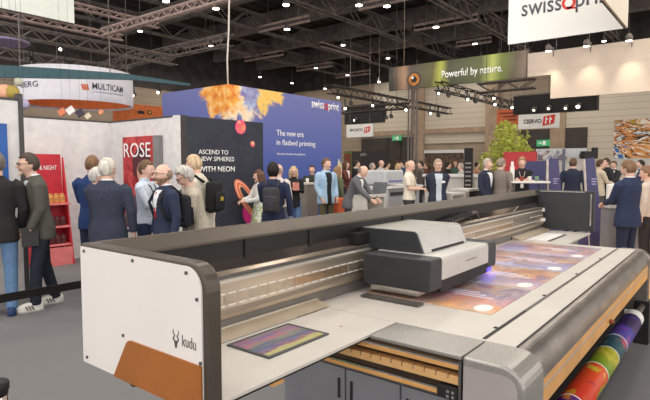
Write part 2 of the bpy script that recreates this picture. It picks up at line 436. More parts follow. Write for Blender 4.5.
# right end panel
rp = MB().prism(rrect(1.30, YB, ZP0, ZP1, .05, (0, 0, 0, 0)), 'x', 6.66, 6.72).build('end_panel', M_CDARK, PR, bevel=.006, label='dark grey right end panel')
s = MB(); s.box(6.652, 6.66, 1.325, 1.34, .95, 1.32); s.box(6.652, 6.66, 1.40, 1.90, 1.335, 1.345); s.build('light_strip', M_CHROME, rp)
# back cover with chamfered rim
rim = MB().prism([(YB, ZP0), (YB, ZP1), (YB-.018, ZP1), (YB-.072, 1.297), (YB-.072, 1.285), (YB-.05, 1.285), (YB-.02, ZP0)], 'x', X0+.055, 6.66).build('rear_rim', M_RIM, PR, bevel=.003)
rw = MB().box(X0+.055, 6.66, YB-.058, YB-.05, .95, 1.287).build('rear_cover', M_INNER, PR)
for px, py in ((246, 240), (310, 232), (403, 222), (160, 252)):
    p = at_y(px, py, YB-.06); MB().box(p.x-.012, p.x+.012, YB-.066, YB-.058, .95, 1.285).build('cover_joint', M_BLACK, rw)
# gantry beam
BY = 1.845
def strip(y0, z0, y1, z1, th=.006): return [(y0, z0), (y1, z1), (y1+th, z1+.001), (y0+th, z0+.001)]
bm_ = MB().prism([(BY, .98), (BY, 1.115), (BY+.012, 1.122), (BY+.012, 1.145), (BY+.05, 1.15), (BY+.065, 1.15), (BY+.065, .98)], 'x', X0+.055, 6.60).build('gantry_beam', M_BEAM, PR)
MB().prism([(BY-.003, 1.108), (BY-.003, 1.118), (BY+.012, 1.126), (BY+.02, 1.126), (BY+.02, 1.108)], 'x', X0+.056, 6.60).build('bright_edge', M_BEAM2, bm_)
MB().prism([(BY+.008, 1.126), (BY+.008, 1.143), (BY+.03, 1.143), (BY+.03, 1.126)], 'x', X0+.056, 6.60).build('dark_rail', M_GROOVE, bm_)
for zz in (1.055, .998):
    m = MB(); x = X0+.07
    while x < 6.55:
        m.box(x, x+.05, BY-.003, BY+.002, zz, zz+.006); x += .068
    m.build('dashed_scale', M_WHITE, bm_)
for k in range(11):
    xa = 1.10+k*.49
    MB().box(xa, xa+.485, BY-.002, BY+.004, 1.009, 1.050).build('scale_plate', mat('scale_plate_metal_%d' % (k%3), ((212,200,182),(190,176,158),(200,170,140))[k%3], .26, .8, .05, 20), bm_)
m = MB()
for k in range(9): m.box(5.55+k*.06, 5.585+k*.06, BY-.004, BY+.002, 1.045, 1.075)
m.build('vent_slot', M_GROOVE, bm_)
MB().prism([(BY, .985), (BY-.014, .965), (BY-.01, .945), (BY+.004, .936), (BY+.05, .936), (BY+.05, .985)], 'x', X0+.056, 6.60).build('curved_lip', M_BEAM, bm_)
MB().box(6.56, 6.60, BY-.03, BY+.0, .98, 1.02).build('end_clip', M_WHITE, bm_); MB().box(6.57, 6.60, BY-.02, BY, 1.10, 1.14).build('end_clip', M_WHITE, bm_)
MB().prism([(1.905, 1.13), (1.905, 1.152), (1.93, 1.205), (1.934, 1.203), (1.912, 1.13)], 'x', X0+.056, 6.60).build('glossy_strip', M_GLOSS, bm_)
MB().box(X0+.056, 6.60, BY+.01, BY+.03, .872, .937).build('groove', mat('groove_grey_light', (128,122,117), .35, .5), bm_)
for xa, xb in ((X0+.056, 2.27), (5.52, 6.62)):
    m = MB().prism([(1.752, .874), (1.838, .9), (1.846, .9), (1.846, .874)], 'x', xa, xb)
    m.build('sloped_plate', M_SHEET, PR)
    MB().prism([(1.838, .9), (1.838, .907), (1.852, .907), (1.852, .9)], 'x', xa, xb).build('plate_lip', M_BEAM2, PR)
# bed
BX0, BX1 = 2.25, 5.60
bed = MB().prism([(.72, .82), (.72, ZT), (1.93, ZT), (1.93, .82)], 'x', BX0, BX1).build('bed', M_BED, PR, bevel=.003)
MB().box(2.27, 5.57, .864, .884, ZT-.002, ZT+.0015).build('scale_groove', M_GROOVE, bed)
MB().box(2.27, 2.85, .867, .881, ZT, ZT+.0025).build('black_scale', M_BLACK, bed)
for k in range(4): MB().box(2.45+k*.8, 2.47+k*.8, .884, .9, ZT-.002, ZT+.004).build('stop_pin', M_BLACK, bed)
MB().box(2.25, 5.60, .716, .726, ZT-.003, ZT+.002).build('black_gap', M_BLACK, bed)
# side flaps
fl = MB().box(1.06, 2.245, 1.318, 1.752, .855, ZT).build('side_flap', M_BED, PR, bevel=.002)
MB().box(1.06, 2.245, 1.316, 1.323, .851, .857).build('dark_edge', M_INNER, fl)
MB().disc((2.02, 1.49, ZT), (0,0,1), .007, .001, 12).build('screw', M_BRONZE, fl)
fl2 = MB().box(5.61, 6.655, 1.325, 1.752, .855, ZT).build('side_flap', M_BED, PR, bevel=.002)
MB().box(2.0, 2.246, .865, 1.31, .853, ZT).build('side_plate', M_SILVER, PR, bevel=.004)
# left front end cap with rounded corner
ec = MB().prism(rrect(.605, .858, .30, ZT+.003, .095, (0, 0, 0, 1)), 'x', 1.995, 2.25).build('end_cap', M_SILVER, PR, bevel=.012, seg=3)
MB().prism(rrect(.632, .85, .30, ZT-.035, .06, (0, 0, 0, 1)), 'x', 1.990, 2.0).build('inset_panel', M_ENDIN, ec, label='matt lilac grey inset panel')
# front roller edge
prof = []
for k in range(13):
    a = R(90+90*k/12); prof.append((.72+.095*math.cos(a), .735+.135*math.sin(a)))
prof += [(.72, .735)]
ro = MB().prism(prof, 'x', 2.25, 5.58).build('front_roller', M_ROLLER, PR, bevel=.002)
for p in ro.data.polygons: p.use_smooth = False
MB().prism(rrect(.615, .86, .30, ZT+.002, .09, (0, 0, 0, 1)), 'x', 5.58, 5.66).build('end_cap', M_ROLLER, PR, bevel=.01)
fa = MB().box(2.25, 5.58, .625, .68, .612, .737).build('front_fascia', M_ORANGE, PR, bevel=.003)
MB().box(2.25, 5.58, .622, .625, .694, .702).build('fascia_groove', M_ENDIN, fa)
MB().ell((3.78, .612, .640), (.016, .018, .016)).build('knob', mat('copper_knob', (150,84,50), .35, .4), fa, True)
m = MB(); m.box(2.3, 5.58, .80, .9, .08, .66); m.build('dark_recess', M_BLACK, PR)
for xa in (5.45, 5.66+.02):
    pass
lgp = MB().box(5.56, 5.70, .60, .72, .0, .40); lgp.build('leg', M_BLACK, PR)
MB().box(2.02, 2.16, .62, .74, .0, .32).build('leg', M_BLACK, PR)
# body under the bed with its open side, amber bars and cabinet doors
MB().box(2.30, 5.55, .95, 1.90, .0, .80).build('base_cabinet', M_CAB, PR)
side = MB().box(2.06, 2.10, .86, 1.90, .08, .655).build('side_wall', M_CAB, PR)
for ya, yb in ((.87, 1.17), (1.175, 1.48), (1.485, 1.78)):
    dd = MB().box(2.045, 2.06, ya+.003, yb-.003, .10, .652).build('cabinet_door', M_CAB, PR, bevel=.002)
    yy = ya+.035 if ya > 1.3 else yb-.035
    MB().box(2.041, 2.046, yy-.007, yy+.007, .50, .60).build('slot_handle', M_BLACK, dd)
m = MB().box(2.14, 2.30, .87, 1.88, .58, .85); m.build('open_recess', mat('brown_recess', (96,76,60), .6, 0, .1), PR)
for k, (zz, h, xx, mm) in enumerate(((.832, .018, 2.05, mat('brown_bar', (170,140,110), .5)), (.806, .018, 2.005, M_ORANGE), (.744, .036, 2.0, M_AMBER2), (.688, .018, 1.995, M_ORANGE))):
    b = MB().box(xx, xx+.05, .875, 1.80, zz, zz+h).build('cross_bar', mm, PR, bevel=.002)
    if k in (1, 3): MB().box(xx+.004, xx+.03, .88, 1.80, zz+h, zz+h+.008).build('rail', M_CHROME, b)
    if k == 2:
        for q in range(16): MB().box(xx-.001, xx+.02, .92+q*.055, .923+q*.055, zz+.02, zz+h+.001).build('notch', M_INNER, b)
m = MB().box(1.995, 2.12, .862, .874, .10, .85); m.build('corner_post', M_GROOVE, PR)
cl = MB().box(1.985, 2.03, .875, .965, .682, .735).build('latch_block', M_BLACK, PR, bevel=.004)
m = MB()
for q in range(2):
    for j in range(2): m.box(1.979, 1.986, .885+q*.022, .897+q*.022, .690+j*.02, .702+j*.02)
m.build('latch_buttons', M_CHROME, cl)
_q = at_z(273, 380, .81); MB().box(_q.x-.03, _q.x+.03, _q.y-.03, _q.y+.03, .80, .855).build('flap_support', M_ORANGE, PR)
MB().tube([(1.72, 1.42, .85), (1.8, 1.5, .80), (2.0, 1.6, .76), (2.3, 1.62, .74)], .008, 6).build('cable', M_BLACK, PR, True)
# ------------------------------------------------------------------ print carriage
CG = MB().prism(rrect(1.335, 1.79, .932, 1.118, .016, (1, 1, 1, 1)), 'x', 2.65, 2.80).build('carriage', M_CDARK, PR, bevel=.008, label='dark grey carriage body under a silver hood')
m = MB().prism(rrect(1.33, 1.79, .985, 1.120, .022, (0, 0, 1, 1)), 'x', 2.79, 3.50); m.build('front_cover', M_CFRONT, CG, bevel=.004, label='silver front cover')
MB().prism(rrect(1.335, 1.79, .935, 1.118, .03, (1, 1, 1, 1)), 'x', 3.50, 3.66).build('end_block', M_CDARK, CG, bevel=.008)
MB().box(2.79, 3.50, 1.34, 1.79, .915, .986).build('under_tray', M_BLACK, CG)
MB().box(2.66, 2.80, 1.42, 1.74, .90, .936).build('guide_rail', M_CHROME, CG)
MB().box(2.55, 2.62, 1.36, 1.74, .872, .884).build('wiper_strip', M_GROOVE, CG)
lettering('swissQprint', (3.12, 1.3295, 1.045), PX, UPZ, width=.17, height=.014, m=M_GROOVE, parent=CG, depth=.0006)
hood_poly_b = [(2.82, 1.47), (3.47, 1.47), (3.47, 1.95), (2.82, 1.95)]
hd = MB()
pr = [(1.47, 1.118), (1.52, 1.238), (1.535, 1.25), (1.93, 1.25), (1.95, 1.235), (1.95, 1.14), (1.79, 1.118)]
hd.prism(pr, 'x', 2.835, 3.455)
H_ = hd.build('hood', M_CTOP, CG, bevel=.006)
MB().prism(pr, 'x', 2.82, 2.835).build('side_cheek', M_CDARK, H_, bevel=.003, label='dark side cheek of the hood')
def lerp2(a, b, k): return (a[0]+(b[0]-a[0])*k, a[1]+(b[1]-a[1])*k)
fp0, fp1 = (1.468, 1.122), (1.518, 1.240)
m = MB().prism([fp0, fp1, (fp1[0]+.004, fp1[1]), (fp0[0]+.004, fp0[1])], 'x', 2.84, 3.452); m.build('hood_front', M_CFRONT, H_, label='sloped silver hood front')
m = MB().prism([(1.462, 1.121), (1.468, 1.134), (1.475, 1.134), (1.475, 1.121)], 'x', 2.93, 3.40); m.build('grip_slot', M_BLACK, H_)
MB().box(2.68, 2.82, 1.86, 1.94, 1.16, 1.225).build('rear_bracket', M_BLACK, H_)
uv = emis('uv_violet_glow', (90,70,255), 1.5)
MB().box(3.60, 3.665, 1.37, 1.42, .90, .93).build('uv_lamp', uv, CG, label='violet glowing curing lamp')
l = bpy.data.lights.new('uv_light', 'POINT'); l.energy = .06; l.color = (.25, .18, 1); l.shadow_soft_size = .03
o = bpy.data.objects.new('uv_light', l); COL.objects.link(o); o.location = (3.70, 1.38, .90)
# cable chain and black folded thing behind the hood
ch = MB()
p0 = at_y(446, 219, 1.9); p1 = at_y(476, 209, 1.9)
for k in range(14):
    q = Vector((3.75+k*.055, 1.885, 1.165+.055*math.sin(min(1, k/12)*math.pi*.5)))
    ch.obox(q, (1,0,0), (0,1,0), (0,0,1), .022, .028, .018)
ch.build('cable_chain', M_BLACK, PR)
MB().tube([(3.95, 1.89, 1.15), (4.6, 1.89, 1.225), (4.66, 1.89, 1.215), (4.70, 1.89, 1.16)], .014, 8).build('chain_guide', M_GROOVE, PR, True)
# ------------------------------------------------------------------ prints on the bed, flap and roll
def flame_mat(i, seed):
    t = NT('nebula_print'); t.set(.35, 0, .4)
    v = t.coord((1.0, 1.6, 1), (seed*3.1, seed*1.7, 0))
    a = t.noise(2.6, 5, v, .6, 1.2); b = t.noise(3.4, 3, t.coord((1.3,1,1), (seed*5, 2, seed)), .5, .5)
    warm = t.ramp(a, [(.30, (96,70,78)), (.42, (172,104,76)), (.50, (230,156,100)), (.58, (248,216,168)), (.64, (228,178,158)), (.75, (128,106,132))])
    cold = t.ramp(a, [(.30, (104,94,126)), (.45, (140,130,176)), (.55, (196,192,220)), (.7, (136,118,146))])
    bias = .0 if i == 0 else (.08 if i == 2 else -.05)
    x, y, z = t.sep(t.coord())
    band = t.math('ADD', t.math('ADD', t.math('MULTIPLY', x, 1.3), .5), t.math('MULTIPLY', t.math('SUBTRACT', a, .5), 1.5))
    if i == 0: tone = t.ramp(band, [(.05, (236,196,150)), (.25, (238,150,72)), (.45, (206,104,52)), (.62, (120,72,64)), (.85, (104,84,98))])
    else: tone = t.ramp(band, [(.0, (206,204,226)), (.25, (166,158,204)), (.45, (134,116,140)), (.6, (204,158,120)), (.75, (150,112,98)), (.95, (120,104,116))])
    t.base(t.mix(.05, t.mix(.45, tone, t.mix(t.ramp(b, [(.40-bias, 0.0), (.56-bias, 1.0)]), warm, cold)), (196,188,192))); return t.m  # thin pale wash over the print: glare on the sheets put into the colour
names = ['nearest the left bed edge', 'second from the left bed edge', 'third from the left bed edge', 'farthest, next to the paper sheet']
for i in range(4):
    xa = 2.665+i*.702
    o = MB().box(xa, xa+.668, .99, 1.79, ZT+.0005, ZT+.004).build('printed_sheet', flame_mat(i, i+1), None)
    recentre(o); tagp(o, 'nebula print with white oval on the bed, '+names[i], 'print', 'printed sheets on the bed')
    MB().disc((xa+.095, 1.07, ZT+.004), (0,0,1), .047, .0006, 28, 1.6 if False else 1.5).build('white_oval', M_WHITE, o)
    m = MB()
    for k in range(3): m.box(xa+.30+k*.05, xa+.325+k*.05, 1.10+k*.06, 1.34+k*.1, ZT+.004, ZT+.0045)
    m.build('pale_streak', mat('pale_ink', (214,206,220), .5), o)
t = NT('striped_sample'); t.set(.3, 0, .4)
v = t.coord((.4, 5.0, 1)); a = t.noise(14, 5, v, .65, .4)
x, y, z = t.sep(t.coord())
pos = t.math('SUBTRACT', t.math('ADD', t.math('MULTIPLY', y, 3.6), t.math('MULTIPLY', a, .8)), .3)
t.base(t.mix(.18, t.ramp(pos, [(.0, (190,184,96)), (.2, (186,182,120)), (.28, (136,36,76)), (.35, (66,82,156)), (.43, (56,72,130)), (.5, (82,92,86)), (.60, (122,130,118)), (.68, (190,70,116)), (.75, (96,124,170)), (.84, (150,56,106)), (.95, (146,154,136))]), (128,130,126)))
o = MB().box(1.505, 1.87, 1.475, 1.70, ZT+.0005, ZT+.006).build('sample_sheet', t.m, None); me = o.data
recentre(o); me.transform(Matrix.Translation((0,.1125,0))); o.location.y -= .1125
tagp(o, 'dark bordered sample sheet with rainbow streaks on the left side flap', 'print')
m = MB()
for a_ in ((1.49, 1.505, 1.46, 1.715), (1.87, 1.885, 1.46, 1.715), (1.505, 1.87, 1.46, 1.475), (1.505, 1.87, 1.70, 1.715)): m.box(*a_, ZT+.0005, ZT+.007)
m.build('dark_border', mat('charcoal_border', (72,76,78), .4), o)
o = MB().box(5.64, 6.30, 1.53, 1.735, ZT+.0005, ZT+.006).build('paper_sheet', M_WHITE, None); recentre(o)
tagp(o, 'white sheet of paper lying on the right side flap', 'paper')
MB().box(5.64, 6.30, 1.50, 1.53, ZT+.0005, ZT+.004).build('dark_edge', M_GROOVE, o)
# printed roll below the front edge
t = NT('rainbow_roll'); t.set(.42, 0, .25)
x, y, z = t.sep(t.coord())
w1 = t.noise(5, 4, t.coord((1, 2.5, 2.5)), .6, .8); w2 = t.noise(9, 3, t.coord((1, 1, 1), (4,4,4)), .5, 1.0)
bandpos = t.math('DIVIDE', x, 2.84)
# soft hues inside each of the printed bands, hard edges between them
pal = [(0, (60,24,104)), (.303, (84,30,112)), (.304, (196,44,30)), (.51, (214,84,36)), (.511, (96,140,26)), (.64, (190,178,34)), (.641, (20,74,84)), (.753, (44,96,112)), (.754, (96,70,170)), (.86, (44,56,170)), (.87, (50,24,92)), (1, (40,30,100))]
c1 = t.ramp(bandpos, pal)
c2 = t.ramp(t.math('ADD', bandpos, .03), [(0, (40,34,130)), (.28, (90,30,110)), (.32, (220,130,30)), (.46, (110,150,50)), (.52, (220,190,50)), (.66, (190,190,70)), (.76, (190,60,90)), (.88, (110,60,180)), (1, (60,40,150))])
col = t.mix(t.ramp(w1, [(.55, 0.0), (.58, .9)]), c1, c2)
col = t.mix(t.ramp(w2, [(.64, 0.0), (.68, .6)]), col, (110,30,90))
t.base(col)
RX0, RX1, RY, RZ, RR = 2.1, 5.10, .66, .35, .078
o = thing('printed_roll', 'thick roll of rainbow coloured print hanging below the front edge of the printer', 'roll', (RX0, RY, RZ))
def xtube(xa, xb, r, y=RY, z=RZ, n=40): return MB().rings([[(x_, y+r*math.cos(2*math.pi*k/n), z+r*math.sin(2*math.pi*k/n)) for k in range(n)] for x_ in (xa, xb)])
MB_ = xtube(RX0, 4.94, RR).build('printed_film', t.m, o)
for p in MB_.data.polygons: p.use_smooth = len(p.vertices) == 4
xtube(4.94, 5.10, RR-.003).build('white_margin', M_WHITE, o)
xtube(RX0-.04, 5.56, .03).build('core_tube', M_GROOVE, o)
for i, xx in enumerate((2.96, 3.55, 3.92, 4.24)):
    xtube(xx, xx+.012, RR+.0012).build('pale_separator', M_WHITE, o)
# printed banner on the carpet behind the white end panel
t = NT('lilac_green_print'); t.set(.4, 0, .4)
v = t.coord(); a = t.noise(9, 4, v, .6, .5); b = t.noise(4, 3, v)
t.base(t.mix(t.ramp(b, [(.45, 0.0), (.55, 1.0)]), t.ramp(a, [(.3, (150,120,180)), (.5, (206,190,216)), (.7, (120,90,160))]), t.ramp(a, [(.3, (70,140,60)), (.55, (150,210,110)), (.7, (210,214,170))])))
o = thing('printed_roll', 'lilac and green printed film hanging low behind the white end panel', 'roll', (1.3, 2.0, .3))
m = MB().rings([[(x_, 1.93+.16*math.cos(2*math.pi*k/32), .44+.16*math.sin(2*math.pi*k/32)) for k in range(32)] for x_ in (1.1, 1.55)])
q = m.build('printed_film', t.m, o)
for p in q.data.polygons: p.use_smooth = len(p.vertices) == 4
m = MB().rings([[(x_, 1.93+.03*math.cos(2*math.pi*k/16), .44+.03*math.sin(2*math.pi*k/16)) for k in range(16)] for x_ in (1.05, 1.62)])
m.build('core_tube', M_GROOVE, o)
m = MB()
m.box(1.56, 1.60, 1.9, 1.96, 0, .5); m.box(1.06, 1.09, 1.9, 1.96, .0, .5); m.box(1.06, 1.6, 1.91, 1.95, 0, .03); m.build('stand', M_BLACK, o)
# ------------------------------------------------------------------ people
SKIN = {k: mat('skin_'+k, c, .55, 0, .05, 20, .35) for k, c in dict(fair=(226,184,164), warm=(208,158,134), tan=(188,138,112)).items()}
M_EYE = mat('eye_white', (225,220,215), .3); M_IRIS = mat('eye_iris', (50,38,32), .3); M_LIP = mat('lip', (180,104,96), .5)
def remeshed(name, mb, voxel, m, parent=None, smooth_it=3):
    me = bpy.data.meshes.new(name); mb.bm.to_mesh(me); mb.bm.free()
    o = bpy.data.objects.new(name, me); COL.objects.link(o)
    r = o.modifiers.new('r', 'REMESH'); r.mode = 'VOXEL'; r.voxel_size = voxel; r.use_smooth_shade = True
    s = o.modifiers.new('s', 'SMOOTH'); s.factor = .5; s.iterations = smooth_it
    bpy.context.view_layer.update()
    me2 = bpy.data.meshes.new_from_object(o.evaluated_get(bpy.context.evaluated_depsgraph_get()))
    o.modifiers.clear(); o.data = me2; bpy.data.meshes.remove(me)
    me2.name = name; me2.materials.clear(); me2.materials.append(m)
    for p in me2.polygons: p.use_smooth = True
    if parent is not None: o.parent = parent
    return o
def split_off(o, name, m, test, parent):
    """the faces of a garment that belong to another one (shirt front under a jacket) become a mesh of their own"""
    bm = bmesh.new(); bm.from_mesh(o.data); bm2 = bm.copy()
    k1 = [f for f in bm.faces if test(f.calc_center_median(), f.normal)]
    if not k1: bm.free(); bm2.free(); return None
    idx = {f.index for f in k1}
    bmesh.ops.delete(bm, geom=k1, context='FACES'); bm.to_mesh(o.data); bm.free()
    bm2.faces.ensure_lookup_table()
    bmesh.ops.delete(bm2, geom=[f for f in bm2.faces if f.index not in idx], context='FACES')
    me = bpy.data.meshes.new(name); bm2.to_mesh(me); bm2.free(); me.materials.append(m)
    for p in me.polygons: p.use_smooth = True
    q = bpy.data.objects.new(name, me); COL.objects.link(q); q.parent = parent; return q
def ik(S, T, l1, l2, hint):
    S, T = Vector(S), Vector(T); d = T-S; L = d.length
    if L > (l1+l2)*.985: T = S+d*((l1+l2)*.985/L); d = T-S; L = d.length
    a = (l1*l1-l2*l2+L*L)/(2*L); h = math.sqrt(max(0, l1*l1-a*a))
    n = d.normalized(); hv = Vector(hint)-n*n.dot(Vector(hint)); hv.normalize()
    return S+n*a+hv*h, T
POSE = {'down': (.29, -.03, .82), 'phone': (.05, -.33, 1.13), 'cross': (-.15, -.19, 1.22), 'back': (.05, .19, .93), 'pocket': (.20, -.12, .93),
        'counter': (.17, -.46, 1.08), 'chest': (.03, -.27, 1.25), 'hip': (.26, .02, 1.0), 'reach': (.20, -.52, 1.12), 'face': (.05, -.22, 1.46)}
def grid_head(scale, off, keep, c, rot, n=28, m=22, jaw=True):
    """patch of a head-shaped shell; keep(x, y, z) in head coordinates (front = -y)"""
    bm = bmesh.new(); q = bmesh.ops.create_uvsphere(bm, u_segments=n, v_segments=m, radius=1.0)
    raw = {v: v.co.copy() for v in bm.verts}
    dele = [f for f in bm.faces if not keep(*(sum((raw[v] for v in f.verts), Vector())/len(f.verts)))]
    bmesh.ops.delete(bm, geom=dele, context='FACES')
    for v in bm.verts: v.co = c+rot@(head_shape(v.co)*scale+Vector(off))
    return bm
def head_shape(u):
    x, y, z = u
    p = Vector((x*.081, y*.102, z*.124))
    if z < 0:
        k = (-z)**1.6; p.x *= 1-.30*k
        if y > 0: p.y *= 1-.55*k
        else: p.y *= 1-.10*k
    if y > 0 and z > -.3: p.y *= 1.04
    return p
N_PERSON = [0]
def person(label, px, D, top, facing, c_top, c_leg, skin='fair', hair='short', c_hair=(70,54,44), L='down', RH='down', lean=0, yaw=0, pitch=0,
           H=None, bulk=1.0, front=None, c_shirt=(235,235,238), tie=None, beard=None, glasses=None, long_top=False, c_shoe=(40,36,34), voxel=.011, base=0.0,
           female=False, skirt=None, group=None, lanyard=None, badge=None, short_sleeve=False, stance=.0, turn_hips=0, collar=None, pos=None):
    """px, D = where the person stands (picture column, distance), top = picture row of the crown; facing 0 = to the camera, 90 = to picture right"""
    g = at_d(px, HZ, D) if pos is None else Vector(pos); g.z = base
    if H is None: H = EYE+(165.5-top)*D/F_PX-base
    s = H/1.78
    f = Vector((g.x, g.y, 0)).normalized(); right = Vector((f.y, -f.x, 0))
    hd = -f*math.cos(R(facing))+right*math.sin(R(facing)); rz = math.atan2(hd.x, -hd.y)
    sk = SKIN[skin]; b = bulk; fw = .9 if female else 1.0
    la = R(lean)
    def up(p):            # bends whatever is above the hips forward
        p = Vector(p)
        if p.z > .96:
            d = p.z-.96; k = min(1, d/.15); a = la*(.5+.5*k)
            y, z = p.y, d
            p = Vector((p.x, y*math.cos(a)-z*math.sin(a), .96+z*math.cos(a)+y*math.sin(a)))
        return p
    S_ = {sgn: up((sgn*.192*fw*(.5+.5*b), .005, 1.435)) for sgn in (-1, 1)}
    arms = {}
    for sgn, key in ((1, L), (-1, RH)):
        tgt = POSE[key] if isinstance(key, str) else key
        tgt = Vector((tgt[0]*sgn, tgt[1], tgt[2]))
        hint = (sgn*.6, .6, -.4) if not (isinstance(key, str) and key == 'back') else (sgn*.9, .5, 0)
        if isinstance(key, str) and key == 'cross': hint = (sgn*1.0, -.1, -.6)
        arms[sgn] = ik(S_[sgn], tgt, .285, .255, hint)
    st = stance
    LEG = {sgn: (Vector((sgn*.09, 0, .93)), Vector((sgn*(.10+.02*abs(st)), -.02-sgn*st*.15, .50)), Vector((sgn*.105, .02-sgn*st*.30, .085))) for sgn in (-1, 1)}
    headc = up((0, -.014, 1.648)); hrot = Matrix.Rotation(-la*.85-R(pitch)*-1*-1, 3, 'X') if False else Matrix.Rotation(R(yaw), 3, 'Z')@Matrix.Rotation(la*.8+R(pitch), 3, 'X')
    nb = up((0, .018, 1.45))
    # ---- body
    mb = MB()
    def ering(z, rx, ry, yc=0, n=18): return [up((rx*math.cos(2*math.pi*k/n), yc+ry*math.sin(2*math.pi*k/n), z)) for k in range(n)]
    wx = lambda r: r*b*fw
    mb.rings([ering(z, wx(rx), ry*(.4+.6*b), yc) for z, rx, ry, yc in ((.86,.10,.08,0),(.90,.155,.105,.005),(1.0,.155,.105,.005),(1.1,.145,.098,0),(1.22,.155,.108,0),(1.34,.168,.112,.002),(1.42,.15,.092,.008),(1.47,.08,.065,.012))])
    mb.tube([nb, headc+hrot@Vector((0,.012,-.07))], [.066*fw, .060*fw], 12, True)
    q = bmesh.ops.create_uvsphere(mb.bm, u_segments=20, v_segments=14, radius=1.0)
    for v in q['verts']: v.co = headc+hrot@head_shape(v.co)
    hp = lambda x, y, z: headc+hrot@Vector((x, y, z))
    mb.tube([hp(0,-.090,.022), hp(0,-.104,-.004), hp(0,-.114,-.026)], [.010, .012, .0165], 8, True)
    mb.ell(hp(0,-.088,-.100), (.026,.018,.020), 10, 6)                     # chin
    for sgn in (-1, 1):
        mb.ell(hp(sgn*.080,.008,-.004), (.010,.022,.032), 10, 6, hrot)     # ears
        mb.ell(hp(sgn*.030,-.088,.030), (.024,.012,.009), 8, 6, hrot)      # brow ridge
        mb.ell(hp(sgn*.036,-.076,-.034), (.022,.018,.022), 8, 6, hrot)     # cheek
        e, wv = arms[sgn]; S0 = S_[sgn]
        mb.tube([S0-Vector((sgn*.04,0,.02)), S0.lerp(e,.12), S0.lerp(e,.55), e, e.lerp(wv,.35), wv], [.042,.046,.045,.040,.040,.027], 12, True)
        # hand: palm, four unequal bent fingers, thumb from the side of the palm
        d = (wv-e).normalized(); side = Vector((sgn,0,0)) if abs(d.x) < .7 else Vector((0,-1,0))
        nrm = d.cross(side).normalized()
        if d.z < -.6: side = Vector((0,-1,0)); nrm = Vector((-sgn,0,0)); nrm = (nrm-d*nrm.dot(d)).normalized()
        elif nrm.z > 0: nrm = -nrm
        side = nrm.cross(d).normalized()
        if d.z < -.6 and side.y > 0: side = -side
        if d.z >= -.6 and side.x*sgn > 0: side = -side      # thumb side points inwards
        pe = wv+d*.095
        mb.tube([wv-d*.01, wv+d*.03, wv+d*.07, pe], [.030,.038,.042,.040], 12, True, (nrm, .42))
        for k, ln in enumerate((.072,.080,.074,.058)):
            o_ = side*(.031-.0205*k)
            p0 = wv+d*.085+o_; p1 = p0+d*ln*.48+nrm*.008+o_*.10; p2 = p1+d*ln*.22+nrm*ln*.30; p3 = p2+d*ln*.02+nrm*ln*.28
            mb.tube([p0, p1, p2, p3], [.0098,.0094,.0088,.0078], 7, True)
        t0 = wv+d*.03+side*.026; mb.tube([t0, t0+side*.024+d*.026+nrm*.008, t0+side*.030+d*.058+nrm*.020], [.014,.012,.0095], 7, True)
        h_, k_, a_ = LEG[sgn]
        mb.tube([h_+Vector((0,0,.02)), h_.lerp(k_,.4), k_, k_.lerp(a_,.3), a_], [.085*b,.070,.050,.052,.034], 12, True)
        mb.tube([a_+Vector((0,.03,-.045)), a_+Vector((0,-.06,-.052)), a_+Vector((0,-.14,-.062))], [.032,.032,.022], 8, True)
    body = remeshed('person', mb, voxel, sk, None, 2)
    body.location = g; body.rotation_euler = (0,0,rz); body.scale = (s,s,s)
    tagp(body, label, 'person', group); N_PERSON[0] += 1
    body['kind'] = 'thing'
    # ---- eyes, mouth, glasses
    for sgn in (-1, 1):
        m = MB(); m.ell(hp(sgn*.030,-.0855,.010), (.0125,.008,.008), 10, 8, hrot); n0 = len(m.bm.faces)
        m.ell(hp(sgn*.030,-.0925,.010), (.0055,.003,.0062), 8, 6, hrot)
        e_ = m.build('eye', [M_EYE, M_IRIS], body, True)
        for i, p in enumerate(e_.data.polygons): p.material_index = 0 if i < n0 else 1
        off = origin_of(body); e_.data.transform(Matrix.Translation(off))
    def local(o):
        o.data.transform(Matrix.Translation(origin_of(body))); return o
    local(MB().tube([hp(-.022,-.0925,-.060), hp(0,-.100,-.057), hp(.022,-.0925,-.060)], [.004,.007,.004], 6).build('mouth', M_LIP, body, True))
    if glasses:
        m = MB()
        for sgn in (-1, 1):
            c = hp(sgn*.032,-.104,.008); ring = [c+hrot@Vector((.024*math.cos(2*math.pi*k/14), 0, .018*math.sin(2*math.pi*k/14))) for k in range(15)]
            m.tube(ring, .0028, 5); m.tube([hp(sgn*.056,-.102,.012), hp(sgn*.080,-.05,.012), hp(sgn*.084,.012,.008)], .0026, 5)
        m.tube([hp(-.009,-.106,.012), hp(.009,-.106,.012)], .0026, 5)
        local(m.build('glasses', M_BLACK, body))
    # ---- hair and beard
    def shell(name, scale, off, keep, m):
        bm = grid_head(scale, off, keep, headc, hrot)
        me = bpy.data.meshes.new(name); bm.to_mesh(me); bm.free(); me.materials.append(m)
        for p in me.polygons: p.use_smooth = True
        o = bpy.data.objects.new(name, me); COL.objects.link(o); o.parent = body
        so = o.modifiers.new('thick', 'SOLIDIFY'); so.thickness = .012; so.offset = 0; return o
